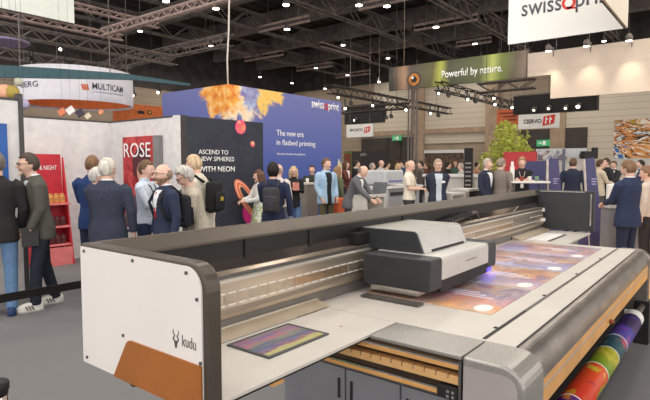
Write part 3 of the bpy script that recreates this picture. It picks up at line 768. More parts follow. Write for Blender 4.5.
    if hair:
        hm = hairmat(c_hair)
        if hair == 'short':
            shell('hair', 1.055, (0,.004,.005), lambda x,y,z: (z > .50 if y < -.45 else (z > .02 if y < .12 else z > -.50+.3*max(0, .5-y))) and not (y < -.2 and z < .34), hm)
        elif hair == 'thin':
            shell('hair', 1.055, (0,.004,.004), lambda x,y,z: (z > .62 if y < -.40 else (z > .0 if y < .15 else z > -.5)) and not (y < -.2 and z < .42), hm)
        elif hair == 'bald':
            shell('hair', 1.04, (0,.004,0), lambda x,y,z: y > -.10 and -.45 < z < .42 and (z < .2 or y > .2) and (y > .15 or z > -.08), hm)
        elif hair == 'full':
            shell('hair', 1.15, (0,.006,.010), lambda x,y,z: (z > .50 if y < -.45 else (z > -.12 if y < .15 else z > -.62)) and not (y < -.2 and z < .34), hm)
        elif hair == 'long':
            m = MB(); m.ell(hp(0,.012,.018), (.090,.108,.122), 16, 12, hrot)
            for k in range(9):
                a = R(-20+220*k/8); x_, y_ = .078*math.cos(a), .02+.085*math.sin(a)
                m.tube([hp(x_, y_, .03), hp(x_*1.08, y_*1.05, -.10), hp(x_*1.10, y_*1.0+.01, -.215+.02*(k%3))], [.034,.034,.018], 8, True)
            o = remeshed('hair', m, .010, hm, body, 2)
            bm = bmesh.new(); bm.from_mesh(o.data); inv = hrot.inverted()
            kill = [f for f in bm.faces if (lambda q: q.y < -.045 and q.z < .062 and abs(q.x) < .066)(inv@(f.calc_center_median()-headc))]
            bmesh.ops.delete(bm, geom=kill, context='FACES'); bm.to_mesh(o.data); bm.free()
    if beard:
        bmn = hairmat(beard)
        shell('beard', 1.05, (0,-.003,-.004), lambda x,y,z: y < .25 and z < -.28 and not (y < -.75 and -.56 < z < -.42) and (z < -.40 or abs(x) > .35 or z < -.30 and y < -.7), bmn)
    # ---- trousers, shoes
    mt = cloth('cloth_%d_%d_%d' % c_leg, c_leg)
    if skirt:
        m = MB(); m.rings([[Vector((rx*math.cos(2*math.pi*k/20), ry*math.sin(2*math.pi*k/20), z)) for k in range(20)] for z, rx, ry in ((.42,.24,.21),(.6,.215,.19),(.8,.195,.16),(.94,.175,.135),(1.05,.15,.115))])
        remeshed('skirt', m, voxel*1.3, skirt, body, 2)
    else:
        m = MB()
        m.rings([ering(z, wx(rx), ry*(.4+.6*b), .004) for z, rx, ry in ((.84,.12,.10),(.88,.168,.122),(.96,.172,.124),(1.03,.164,.118),(1.06,.15,.105))])
        for sgn in (-1, 1):
            h_, k_, a_ = LEG[sgn]
            m.tube([h_+Vector((0,0,-.0)), h_.lerp(k_,.4), k_, k_.lerp(a_,.4), a_+Vector((0,.005,-.015))], [.098*(.4+.6*b),.086,.069,.064,.058], 14)
        remeshed('trousers', m, voxel*1.2, mt, body, 2)
    for sgn in (-1, 1):
        a_ = LEG[sgn][2]; m = MB()
        zz = a_.z-.085
        outl = [(-.036,.075),(-.043,.02),(-.040,-.06),(-.047,-.12),(-.038,-.175),(0,-.20),(.038,-.175),(.047,-.12),(.040,-.06),(.043,.02),(.036,.075),(0,.088)]
        m.rings([[Vector((a_.x+x*k, a_.y+y*(1 if k > .8 else .55)+(0 if k > .8 else .018), zz+z)) for x, y in outl] for z, k in ((.0,1.0),(.026,1.04),(.05,.98),(.075,.86),(.10,.74))])
        sh = m.build('shoe', mat('shoe_%d_%d_%d' % c_shoe, c_shoe, .5, 0, .04), body, True); local(sh)
        if c_shoe[0] > 200:
            st_ = MB()
            for k in range(3): st_.obox((a_.x-.043 if sgn < 0 else a_.x+.043, a_.y-.035-.03*k, zz+.05), (1,0,0), (0,.9,.45), (0,-.45,.9), .006, .005, .026)
            for k in range(3): st_.obox((a_.x+.043 if sgn < 0 else a_.x-.043, a_.y-.035-.03*k, zz+.05), (1,0,0), (0,.9,.45), (0,-.45,.9), .006, .005, .026)
            local(st_.build('dark_stripes', M_BLACK, sh))
    # ---- top garment
    name = {'shirt': 'shirt', 'tee': 'tee_shirt'}.get(front, 'jacket')
    mj = cloth('cloth_%d_%d_%d' % c_top, c_top)
    hem = .80 if name == 'jacket' else .91
    if long_top: hem = .70
    m = MB(); th = .02 if name == 'jacket' else .012
    prof_ = [(hem,.186,.138,.004),(hem+.02,.197,.146,.004),(.94,.192,.140,.004),(1.02,.174,.126,.004),(1.1,.162,.117,.0),(1.22,.172,.126,0),(1.34,.190,.132,.002),(1.41,.188,.122,.008),(1.46,.150,.100,.012),(1.495,.092,.082,.018),(1.525,.074,.070,.020)]
    m.rings([ering(z, wx(rx-.02+th), (ry-.02+th)*(.4+.6*b), yc) for z, rx, ry, yc in prof_ if z >= hem])
    for sgn in (-1, 1):
        e, wv = arms[sgn]; S0 = S_[sgn]; k = th/.02
        if short_sleeve: m.tube([S0-Vector((sgn*.05,0,0)), S0.lerp(e,.1), S0.lerp(e,.75)], [.066,.066,.062], 12)
        else: m.tube([S0-Vector((sgn*.05,0,0)), S0.lerp(e,.12), S0.lerp(e,.6), e, e.lerp(wv,.5), e.lerp(wv,.94)], [.066+.006*k,.066+.008*k,.055+.008*k,.048+.008*k,.045+.006*k,.038+.006*k], 14)
    gar = remeshed(name, m, voxel*1.1, mj, body, 3)
    if front in ('suit', 'open'):
        inv = lambda c: c
        def vtest(c, n):
            if n.y > -.15: return False
            z = c.z; lim = la
            zz = .96+(c.z-.96)/max(.3, math.cos(la)) if la else c.z
            if front == 'suit': return zz > 1.13 and abs(c.x) < (zz-1.13)*.23+.004 and zz < 1.47 and abs(c.x) < .075
            return abs(c.x) < .058+max(0, zz-1.25)*.12 and zz < 1.47
        q = split_off(gar, 'shirt', cloth('cloth_%d_%d_%d' % c_shirt, c_shirt, .05), vtest, body)
    if collar or front in ('suit',):
        m = MB(); cc = up((0,.014,1.515))
        m.rings([[cc+Vector((r_*math.cos(2*math.pi*k/18), r_*.95*math.sin(2*math.pi*k/18), z)) for k in range(18)] for z, r_ in ((-.02,.074),(.012,.070),(.024,.066))])
        local(m.build('collar', cloth('cloth_%d_%d_%d' % (collar or c_shirt), collar or c_shirt, .05), body, True))
    if tie:
        zt = [1.44, 1.36, 1.24, 1.13]; pts = [up((0, -.095-.025*min(1,(1.47-z)/.15), z)) for z in zt]
        local(MB().tube(pts, [.014,.018,.024,.018], 8, False, ((0,1,0), .35)).build('tie', cloth('cloth_%d_%d_%d' % tie, tie), body, True))
    if lanyard:
        m = MB()
        for sgn in (-1, 1): m.tube([up((sgn*.07,.0,1.485)), up((sgn*.065,-.10,1.43)), up((sgn*.035,-.145,1.30)), up((0,-.15,1.14))], .007, 6)
        l_ = local(m.build('lanyard', cloth('cloth_%d_%d_%d' % lanyard, lanyard), body))
        m = MB(); c = up((0,-.152,1.09)); m.obox(c, (1,0,0), (0,1,0), (0,0,1), .035, .004, .05); local(m.build('badge', M_WHITE, body))
    if badge:
        c = up((.09,-.135,1.30)); m = MB(); m.obox(c, (1,0,0), (0,1,0), (0,0,1), .035, .006, .022); local(m.build('badge', M_WHITE, body))
    return body, g, rz, s, arms, up
def worn(name, label, cat, P, m_fn, mats):
    """a thing carried by a person: built in the person's own frame and set beside it as a thing of its own"""
    body, g, rz, s, arms, up = P
    r = thing(name, label, cat, (0,0,0)); r.location = g; r.rotation_euler = (0,0,rz); r.scale = (s,s,s)
    for nm, mb, mm, kw in m_fn(arms, up):
        o = mb.build(nm, mm, None, **kw); o.parent = r
    return r
def backpack(P, label, c, accent=None):
    mm = cloth('pack_%d_%d_%d' % c, c, .1)
    def fn(arms, up):
        out = []; c0 = up((0,.23,1.20)); 
        m = MB(); m.obox(c0, (1,0,0), (0,1,0), (0,0,1), .13, .065, .20); out.append(('bag', m, mm, dict(bevel=.05, seg=3, smooth=True)))
        m = MB(); m.obox(c0+Vector((0,.085,-.05)), (1,0,0), (0,1,0), (0,0,1), .10, .026, .12); out.append(('front_pocket', m, mm, dict(bevel=.025, seg=2, smooth=True)))
        for sgn in (-1, 1):
            m = MB(); m.tube([up((sgn*.09,.17,1.40)), up((sgn*.105,.06,1.495)), up((sgn*.115,-.07,1.44)), up((sgn*.135,-.135,1.32)), up((sgn*.165,-.06,1.13)), up((sgn*.13,.16,1.05))], .020, 8, False, ((0,0,1), 1.0)); out.append(('strap', m, mm, dict(smooth=True)))
        m = MB(); m.tube([up((-.03,.20,1.43)), up((0,.21,1.46)), up((.03,.20,1.43))], .008, 6); out.append(('grab_handle', m, M_BLACK, {}))
        if accent:
            m = MB(); m.obox(c0+Vector((0.0,.118,-.02)), (1,0,0), (0,1,0), (0,0,1), .03, .003, .025); out.append(('label_patch', m, mat('patch_%d_%d_%d' % accent, accent), {}))
        return out
    return worn('backpack', label, 'backpack', P, fn, None)
def handheld(P, name, label, cat, size, m, at='mid', off=(0,0,0), tilt=0):
    def fn(arms, up):
        dl = (arms[1][1]-arms[1][0]).normalized(); dr = (arms[-1][1]-arms[-1][0]).normalized()
        pl = arms[1][1]+dl*.08; pr_ = arms[-1][1]+dr*.08
        c = (pl+pr_)/2 if at == 'mid' else (pl if at == 'L' else pr_)
        q = MB(); a = R(tilt); q.obox(c+Vector(off), (1,0,0), (0,math.cos(a),math.sin(a)), (0,-math.sin(a),math.cos(a)), *size)
        return [('body', q, m, dict(bevel=min(size)*.4))]
    return worn(name, label, cat, P, fn, None)
NAVY, CHAR, GREYS, DENIM, BLACKC = (44,50,72), (58,58,62), (104,98,94), (92,120,160), (38,36,38)
p1 = person('person cut by the left picture edge, dark jacket and blue jeans, back turned', -4, 5.75, 152, 172, (48,46,48), (104,134,172), hair='short', c_hair=(120,112,108), c_shoe=(40,62,104), voxel=.009, stance=.15, L='down', RH='pocket')
p2 = person('person in dark green-grey blazer, black jeans and white striped trainers, glasses, facing left', 39, 6.05, 152, -76, (88,86,80), (42,46,56), hair='short', c_hair=(78,66,56), glasses=True, front='suit', c_shirt=(222,226,232), c_shoe=(226,222,214), L=(.18,-.16,.92), RH='down', lean=8, pitch=-5, H=1.80, voxel=.009, stance=.45, collar=(226,230,236))
handheld(p2, 'folder', 'dark grey folder held low in the hand of the person in white trainers', 'folder', (.010,.085,.105), mat('folder_grey', (60,58,60), .5), 'L', (.03,.03,.0))
p3 = person('person in bright blue jacket seen from behind, brown hair, left of the white haired one', 92, 7.0, 155.5, 165, (46,66,112), (50,56,80), hair='short', c_hair=(128,96,70), L='phone', RH='down', pitch=10)
p3b = person('white haired person mostly hidden between the blue jacket and the dark navy suit', 96.5, 6.45, 167, 95, (70,70,78), (50,52,60), hair='thin', c_hair=(214,208,202), L='down', RH='down', bulk=.8)
p4 = person('white haired person in dark navy suit seen from behind, nearest the white end panel', 107, 5.9, 158, 160, (62,66,82), (52,56,72), hair='short', c_hair=(214,206,194), skin='fair', bulk=1.12, L='phone', RH='down', yaw=-18, front='suit', collar=(236,236,238))
p6 = person('person in pale blue shirt with rolled sleeves standing before the red poster, brown hair', 145.5, 6.9, 160, 62, (204,214,228), (48,56,80), hair='short', c_hair=(112,84,66), front='shirt', L=(.08,-.34,1.12), RH='phone', lanyard=(60,60,70), bulk=.95, pitch=4, collar=(214,222,234))
p7 = person('bald bearded person in navy suit with glasses and red tie, facing left', 164, 5.9, 163.5, -66, (52,58,80), (60,66,88), skin='fair', hair='bald', c_hair=(150,128,112), beard=(150,120,100), glasses=True, front='suit', tie=(190,40,50), c_shirt=(238,238,240), L='down', RH='down', pitch=-2)
backpack(p7, 'black backpack on the back of the bald bearded person', (44,44,48))
p8 = person('grey haired person in beige jacket bending forward, with glasses and white shirt', 199, 6.3, 0, -80, (186,176,160), (150,166,190), hair='full', c_hair=(196,190,182), glasses=True, L='phone', RH='phone', lean=14, pitch=18, H=1.66, front='jacket')
p9 = person('sandy haired person in cream jacket seen from behind, facing the dark planet wall', 201, 6.9, 154, -125, (214,206,190), (92,110,140), hair='short', c_hair=(206,178,146), L='phone', RH='down', lean=8, pitch=6, H=1.80, bulk=1.05)
backpack(p9, 'black backpack with small yellow patch on the cream jacket', (40,40,42), (190,160,60))
t = NT('leaf_pattern_fabric'); t.set(.8, 0, .2); a = t.noise(22, 3); t.base(t.ramp(a, [(.42, (228,226,218)), (.5, (206,214,190)), (.58, (112,150,84)), (.66, (226,200,120))])); M_FLORAL = t.m
p10 = person('long brown haired person in white top and leaf patterned skirt, holding a phone', 259, 9.6, 169.5, -70, (224,222,218), (200,200,196), female=True, hair='long', c_hair=(104,72,56), skirt=M_FLORAL, L='phone', RH=(.02,-.36,1.15), front='shirt', pitch=8)
handheld(p10, 'phone', 'black phone in the hands of the long haired person', 'phone', (.038,.075,.006), M_BLACK, 'mid', (0,-.05,.03), 30)
p11 = person('black haired person in navy jacket seen from behind, wearing a grey backpack', 273, 8.0, 163, 172, (48,54,78), (46,50,66), hair='full', c_hair=(34,28,28), L='phone', RH='down')
backpack(p11, 'dark grey leather backpack on the black haired person', (66,66,70))
p12 = person('bald person in pale pinkish shirt behind the black haired backpack wearer', 278.5, 10.0, 164, 150, (214,200,196), (90,90,100), hair='bald', c_hair=(170,150,136), front='shirt')
p13 = person('blonde person in black jacket and jeans holding magazines, glasses', 293.5, 11.6, 166, 8, (46,44,46), (106,136,176), female=True, hair='long', c_hair=(206,178,136), glasses=True, L='chest', RH='chest', front='jacket')
handheld(p13, 'magazine', 'reddish magazines held to the chest of the blonde person', 'magazine', (.075,.010,.10), mat('magazine_cover', (176,110,96), .4, 0, .2, 20), 'mid', (0,-.06,.03), -20)
p14 = person('dark haired person in dark camouflage top sitting behind the grey counter', 312, 13.7, 164.5, -10, (60,66,56), (50,50,54), H=1.66, hair='short', c_hair=(90,66,52), L='counter', RH='counter', front='shirt')
p15 = person('person in light denim jacket, black tee and olive trousers before the blue wall', 326, 11.5, 158, 35, (168,196,220), (98,92,70), hair='short', c_hair=(108,84,68), front='open', c_shirt=(44,44,48), L='pocket', RH='pocket', yaw=18, bulk=1.08)
p16 = person('person in green jacket half hidden right of the denim jacket', 337.5, 12.6, 166, 120, (98,104,78), (200,110,70), hair='long', c_hair=(150,116,84), female=True)
p17 = person('person in grey suit leaning over a laptop on the white counter', 350, 10.8, 0, 68, (104,104,108), (70,70,76), hair='bald', c_hair=(150,130,116), H=1.72, lean=24, L=(.18,-.55,1.0), RH=(.18,-.55,1.0), pitch=14, front='suit', bulk=1.1)
p18 = person('bald person in cream shirt looking down at a phone', 409.5, 11.4, 160, 75, (236,226,208), (74,72,74), hair='bald', c_hair=(206,170,146), front='shirt', short_sleeve=True, L=(.04,-.27,1.16), RH=(.06,-.27,1.16), pitch=24, bulk=1.1)
handheld(p18, 'phone', 'dark phone in the hands of the person in cream shirt', 'phone', (.038,.075,.006), M_BLACK, 'mid', (0,-.05,.03), 30)
p19 = person('person in navy blazer and patterned shirt facing the camera, hands behind the back', 438, 11.2, 159, 12, (54,58,74), (58,60,74), hair='short', c_hair=(176,160,142), glasses=True, front='open', c_shirt=(196,202,212), L='back', RH='back', badge=True, bulk=1.08, yaw=14)
p20 = person('grey haired person in dark navy suit left of the taupe suit, facing right', 487, 12.0, 158.5, 55, (52,56,74), (48,52,68), hair='short', c_hair=(186,174,160), L='down', RH='pocket', yaw=10, front='suit')
p21 = person('person in taupe grey suit seen from behind, left of the bar table', 501, 12.0, 158, 150, (134,124,116), (120,110,104), hair='short', c_hair=(150,136,122), L='phone', RH='down', bulk=1.1, yaw=-16)
p22 = person('person with folded arms in black tee shirt behind the white bar table', 522, 12.8, 157.5, 4, (48,46,48), (50,50,54), base=.08, hair='full', c_hair=(176,136,100), front='tee', short_sleeve=True, L='cross', RH='cross', lanyard=(210,200,190), bulk=1.12)
p23 = person('person in dark navy suit seen from behind between the two blue signs', 573, 13.2, 158, 172, (50,54,72), (46,50,64), hair='short', c_hair=(104,80,64), L='down', RH='down', bulk=1.1)
p24 = person('dark haired person in beige coat behind the leaning blue sign', 600, 14.5, 159.5, 110, (206,190,168), (90,84,80), hair='short', c_hair=(90,66,52), L='down', RH='phone')
p25 = person('dark haired person in black jacket right of the beige coat', 606.5, 15.5, 158, -60, (54,52,56), (50,50,54), hair='short', c_hair=(80,60,50))
p27 = person('person in navy suit at the right, seen from behind, looking down to the left', 629.5, 7.5, 160, -122, (50,58,84), (44,50,72), skin='fair', hair='short', c_hair=(128,98,72), bulk=1.18, L='phone', RH='phone', yaw=-4, pitch=12, voxel=.009, front='suit', collar=(232,230,230))
p28 = person('person in beige shirt and dark trousers cut by the right picture edge', 648, 8.3, 165.5, -100, (206,190,176), (56,50,52), hair='short', c_hair=(140,104,80), L='down', RH='phone', pitch=10, front='shirt')
# ------------------------------------------------------------------ stands and signs
M_DKTXT = mat('dark_grey_lettering', (70,72,78), .5, 0, .02); M_WTXT = mat('white_lettering', (244,242,240), .5, 0, .01); M_RED = mat('red_lettering', (216,50,44), .5, 0, .02)
t = NT('mottled_white_wall'); t.set(.8, 0, .2); a = t.noise(1.8, 4, None, .6); a2 = t.noise(9, 3)
t.base(t.mix(.35, t.ramp(a, [(.3, (206,201,201)), (.7, (230,227,226))]), t.ramp(a2, [(.35, (200,196,198)), (.65, (234,231,230))]))); M_MOTT = t.m
M_EDGE = mat('dark_wall_edge', (70,68,68), .5)
# left stand: back wall, side wall, near return wall
WY, WX, WH = 9.23, 5.267, 2.465
def stand_wall(name, label, a0, a1, b0, b1, cap=True):
    r = thing(name, label, 'exhibition wall', ((a0+a1)/2, (b0+b1)/2, 0))
    MB().box(a0, a1, b0, b1, 0, WH-.03).build('panel', M_MOTT, r)
    MB().box(a0-.004, a1+.004, b0-.004, b1+.004, WH-.03, WH).build('top_edge', M_EDGE, r)
    return r
stand_wall('stand_wall', 'mottled white stand wall behind the red shelf display', 2.9, WX, WY, WY+.1)
stand_wall('stand_wall', 'mottled white stand wall carrying the red poster, meeting the dark planet wall', WX, WX+.1, 7.32, WY+.1)
q = at_y(20.5, 103, 6.95); nx = q.x
r = stand_wall('stand_wall', 'white near wall at the left edge with a blue poster', nx-3.0, nx, 6.95, 7.03)
MB().box(nx-.03, nx+.02, 6.93, 7.05, 0, WH+.06).build('end_post', M_EDGE, r)
a = at_y(-20, 122, 6.94); b = at_y(8.5, 180, 6.94)
o = MB().box(a.x, b.x, 6.925, 6.945, .85, 2.15).build('poster', mat('poster_blue', (40,92,168), .4, 0, .05), None)
recentre(o); tagp(o, 'plain blue poster on the white wall at the left picture edge', 'poster')
# dark planet wall
t = NT('starry_dark_wall'); t.set(.6, 0, .3); a = t.noise(60, 2, None, .5); b = t.noise(2, 2)
t.base(t.mix(t.ramp(a, [(.66, 0.0), (.72, .55)]), t.ramp(b, [(.3, (46,48,60)), (.7, (56,58,70))]), (170,172,186))); M_STAR = t.m
SY = 7.2; sx0, sx1 = WX, at_y(263, 121, SY).x
r = thing('planet_wall', 'dark starry wall with planets and white neon style writing', 'exhibition wall', ((sx0+sx1)/2, SY, 0))
MB().box(sx0+.19, sx1, SY, SY+.12, 0, WH).build('panel', M_STAR, r)
MB().box(sx0+.06, sx0+.19, SY-.01, SY+.12, 0, WH+.01).build('dark_post', mat('post_brown_black', (58,54,54), .5), r)
MB().box(sx0, sx0+.06, SY-.008, SY+.12, 0, WH).build('white_edge', M_MOTT, r)
t = NT('planet_pink'); t.set(.6, 0, .2); a = t.noise(3.5, 3, t.coord((1,1,2.5)), .5, .6); t.base(t.ramp(a, [(.35, (240,150,110)), (.5, (236,90,120)), (.65, (244,190,130))])); M_PLANET = t.m
M_NEON = mat('hot_pink', (236,52,150), .6)
for px, py, rr in ((240.5, 127, 6.6), (252.5, 144, 2.7)):
    c = at_y(px, py, SY); rad = rr*(c.x*CA+c.y*SA)/F_PX
    MB().disc(c+Vector((0,-.002,0)), (0,-1,0), rad*1.08, .003, 40).build('planet_rim', M_NEON, r)
    MB().disc(c+Vector((0,-.005,0)), (0,-1,0), rad*.96, .003, 40).build('planet', M_PLANET, r)
c = at_y(246, 206, SY)+Vector((0,-.003,0)); D_ = 9.2
def on(px, py, dy=-.003): p = at_y(px, py, SY); p.y += dy; return p
MB().disc(on(252, 212), (0,-1,0), .24, .003, 40).build('planet', M_NEON, r)
for k, (w0, mm) in enumerate(((1.0, mat('ring_salmon', (240,130,100), .6)), (.84, mat('ring_peach', (250,200,160), .6)), (.70, mat('ring_coral', (232,92,84), .6)), (.54, mat('ring_sand', (248,176,120), .6)), (.38, M_STAR))):
    cx_, cy_ = 248, 200; pts = []
    for q in range(40):
        a_ = 2*math.pi*q/40; u_, v_ = 24*math.cos(a_)*w0**.45, 7.5*w0*math.sin(a_)
        ang = R(58); pts.append(on(cx_+u_*math.cos(ang)-v_*math.sin(ang), cy_+u_*math.sin(ang)+v_*math.cos(ang), -.008-.003*k))
    MB().slab(pts, (0,-1,0), .002).build('planet_ring', mm, r)
for txt, pl, pr_, hh in (('ASCEND TO', (198.5,154), (228,154), 4.6), ('NEW SPHERES', (198.5,161), (234,161), 4.6), ('WITH NEON', (198.5,172), (234.5,172), 5.6)):
    a = on(*pl); b = on(*pr_); d_ = (a.x*CA+a.y*SA)
    lettering(txt, a, PX, UPZ, width=(b.x-a.x), height=hh*d_/F_PX, m=M_WTXT, parent=r, depth=.004, bold=.012 if 'WITH' in txt else 0)
# red poster on the side wall
def onx(px, py, dx=-.03): p = at_x(px, py, WX); p.x += dx; return p
a = onx(126, 137); b = onx(157, 137); z0 = .55; z1 = at_x(140, 136.5, WX-.03).z
r = thing('poster_box', 'red poster box with a curly haired figure and tall white letters', 'poster', (WX-.05, (a.y+b.y)/2, z0))
t = NT('rose_red_print'); t.set(.5, 0, .3); n_ = t.noise(6, 4, None, .6, .8); t.base(t.ramp(n_, [(.35, (150,34,46)), (.5, (190,58,62)), (.65, (208,92,88)), (.75, (170,44,54))]))
MB().box(WX-.07, WX-.006, b.y, a.y, z0, z1).build('printed_face', t.m, r)
MB().box(WX-.085, WX-.006, b.y-.16, b.y, z0, z1+.0).build('grey_side', mat('poster_side', (128,126,128), .6), r)
M_CURL = mat('print_dark_curls', (84,34,44), .6, 0, .25, 30); M_PSKIN = mat('print_skin', (216,160,140), .6, 0, .06)
fx = WX-.072
cy_ = (a.y+b.y)/2-.12; cz_ = 1.60
m = MB()
for k in range(15):
    an = R(-30+240*k/14); m.disc((fx-.002-.0004*k, cy_-.17*math.cos(an), cz_+.05+.2*math.sin(an)), (-1,0,0), .085+.02*(k%3), .002, 14)
m.disc((fx-.0085, cy_, cz_+.1), (-1,0,0), .2, .001, 20); m.build('printed_hair', M_CURL, r)
m = MB(); m.disc((fx-.0125, cy_+.01, cz_-.06), (-1,0,0), .17, .001, 24, .72); m.slab([(fx-.0105, cy_-.06, cz_-.2), (fx-.0105, cy_+.06, cz_-.2), (fx-.0105, cy_+.2, cz_-.55), (fx-.0105, cy_-.25, cz_-.55)], (-1,0,0), .002)
m.build('printed_face_shape', M_PSKIN, r)
MB().slab([(fx-.015, b.y, z0), (fx-.015, a.y-.02, z0), (fx-.015, a.y-.1, cz_-.62), (fx-.015, cy_+.1, cz_-.42), (fx-.015, b.y, cz_-.56)], (-1,0,0), .002).build('printed_dress', mat('print_grey_plum', (96,76,88), .6, 0, .1), r)
lettering('ROSE', (fx-.018, a.y-.07, z1-.36), NY, UPZ, width=(a.y-b.y)-.13, height=.25, m=M_WTXT, parent=r, depth=.003)
# red shelf display
sd = thing('shelf_display', 'red product display stand with three lit shelves and white writing', 'display stand', (4.25, 8.9, 0))
M_DRED = mat('display_red', (196,44,58), .5, 0, .06); M_PINKS = mat('display_pink', (236,130,128), .5, 0, .04)
def onw(px, py, y=9.0): return at_y(px, py, y)
xl, xr = onw(27, 154).x, onw(62.5, 154).x
zt_ = onw(45, 154).z
MB().prism([(xl, 0), (xl, zt_), (xr-.02, zt_), (xr+.03, 0)], 'y', 9.04, 9.09).build('back_panel', M_DRED, sd)
MB().prism([(9.04, 0), (9.04, zt_-.05), (9.0, zt_-.3), (8.74, 0)], 'x', xr+.0, xr+.03).build('side_panel', M_DRED, sd)
MB().prism([(9.04, 0), (9.04, zt_-.05), (9.0, zt_-.3), (8.74, 0)], 'x', xl, xl+.03).build('side_panel', M_DRED, sd)
for zz in (.32, .62, 1.0):
    MB().box(xl, xr+.01, 8.80, 9.04, zz, zz+.03).build('shelf', M_PINKS, sd)
MB().box(xl, xr+.01, 8.76, 8.78, 0, .30).build('plinth', M_PINKS, sd)
lettering('Y & NIGHT', onw(35.5, 170, 9.038), PX, UPZ, width=.34, height=.075, m=M_WTXT, parent=sd, depth=.003)
lettering('DELUXE' if False else 'NEW', onw(36.5, 160.5, 9.038), PX, UPZ, width=.16, height=.03, m=M_WTXT, parent=sd, depth=.003) if False else None
M_PROD = mat('product_dark', (92,44,46), .4, 0, .15, 20); M_PROD2 = mat('product_amber', (214,150,90), .4, 0, .15, 20)
sh_names = {.35: 'lowest', .65: 'middle', 1.03: 'top'}
for zz, mm, cc in ((.35, M_PROD, 'dark'), (.65, M_PROD, 'dark'), (1.03, M_PROD2, 'amber')):
    for k in range(5):
        xx = xl+.10+k*(xr-xl-.1)/5
        o = MB().lathe((xx, 8.88, zz), [(.045, 0), (.05, .02), (.05, .11), (.035, .13), (.03, .16)], 12).build('jar', mm, None); recentre(o)
        tagp(o, '%s jar in the row on the %s shelf of the red display' % (cc, sh_names[zz]), 'jar', 'jars on the %s shelf' % sh_names[zz])
# tall blue wall
t = NT('blue_wall_print'); t.set(.6, 0, .25)
tc = t.n('ShaderNodeTexCoord'); x, y, z = t.sep(tc.outputs['Object'])
big = t.noise(2.2, 7, t.coord((1,1,.8)), .66, .5); fine = t.noise(4, 7, None, .62, .4)
def blob(cx, cz, rx, rz, amp=1.5, seed=0.0):
    """burst of powder: ragged rays running out from a centre on the folded wall"""
    dx = t.math('MULTIPLY', t.math('SUBTRACT', t.math('SUBTRACT', x, y), cx), 1/rx); dz = t.math('MULTIPLY', t.math('SUBTRACT', z, cz), 1/rz)
    d2 = t.math('SQRT', t.math('ADD', t.math('ADD', t.math('MULTIPLY', dx, dx), t.math('MULTIPLY', dz, dz)), .0004))
    cv = t.n('ShaderNodeCombineXYZ'); t.t.links.new(t.math('DIVIDE', dx, d2), cv.inputs[0]); t.t.links.new(t.math('DIVIDE', dz, d2), cv.inputs[1]); t.t.links.new(t.math('MULTIPLY', d2, .35), cv.inputs[2])
    mp = t.n('ShaderNodeMapping'); t.t.links.new(cv.outputs[0], mp.inputs[0]); mp.inputs['Location'].default_value = (seed, seed*2, 0)
    ray = t.noise(2.6, 5, mp.outputs[0], .62, .3)
    v = t.math('ADD', t.math('SUBTRACT', 1.0, d2), t.math('MULTIPLY', t.math('SUBTRACT', ray, .5), amp))
    v = t.math('ADD', v, t.math('MULTIPLY', t.math('SUBTRACT', big, .5), .5))
    return t.ramp(v, [(.10, 0.0), (.30, 1.0)])
bx, by = at_z(228, 84, 3.6).x, at_z(228, 84, 3.6).y
ex = at_z(342, 102, 3.6).x; ey = at_z(167, 94, 3.6).y
basec = t.ramp(t.math('MULTIPLY', z, 1/3.6), [(0, (64,94,172)), (.5, (84,98,166)), (1, (112,116,168))])
smoke_w = blob(.30, 3.35, 1.0, .80, 1.7, 1.0); smoke_o = blob(-.15, 3.5, .85, .78, 1.9, 3.0); smoke_y = blob(1.25, 3.6, .75, .62, 2.0, 5.0); smoke_b = blob(.75, 3.5, .42, .62, 1.6, 7.0)
c_ = t.mix(smoke_w, basec, t.ramp(fine, [(.35, (238,196,140)), (.6, (240,226,206))]))
c_ = t.mix(smoke_y, c_, t.ramp(fine, [(.3, (240,180,60)), (.6, (236,200,120))]))
c_ = t.mix(smoke_o, c_, t.ramp(fine, [(.35, (214,110,52)), (.5, (236,164,70)), (.65, (244,206,150))]))
c_ = t.mix(t.math('MULTIPLY', smoke_b, .8), c_, t.ramp(fine, [(.4, (60,90,180)), (.6, (150,170,214))]))
t.base(c_)
r = thing('blue_wall', 'tall blue stand wall with an orange powder burst at its corner and white writing', 'exhibition wall', (bx, by, 0))
MB().prism([(bx, by), (ex, by), (ex, by+.15), (bx+.15, by+.15), (bx+.15, ey), (bx, ey)], 'z', 0, 3.6).build('printed_wall', t.m, r)
MB().prism([(ex-.55, 2.05), (ex-.001, 1.2), (ex-.001, 2.35), (ex-.12, 2.3), (ex-.3, 1.3)], 'y', by-.004, by-.001).build('printed_feather', mat('feather_print', (222,206,170), .6, 0, .1), r) if False else None
def onb(px, py): p = at_y(px, py, by); p.y -= .003; return p
m = MB().slab([onb(341.6,186), onb(337,179), onb(334.8,172), onb(337.4,166), onb(338.4,158), onb(341.6,165)], (0,-1,0), .002)
m.build('printed_feather', mat('feather_print', (214,200,168), .6, 0, .2, 20), r)
for txt, x0_, x1_, y_, hh, mm in (('The new era', 276.5, 303.5, 135.5, 6, M_WTXT), ('in flatbed printing', 276.5, 315.2, 146.5, 7.4, M_WTXT), ('Discover the all new platform', 277, 305, 155.4, 2.9, M_WTXT)):
    a = onb(x0_, y_); b = onb(x1_, y_); d_ = (a.x*CA+a.y*SA)
    lettering(txt, a, PX, UPZ, width=b.x-a.x, height=hh*d_/F_PX*.95, m=mm, parent=r, depth=.004)
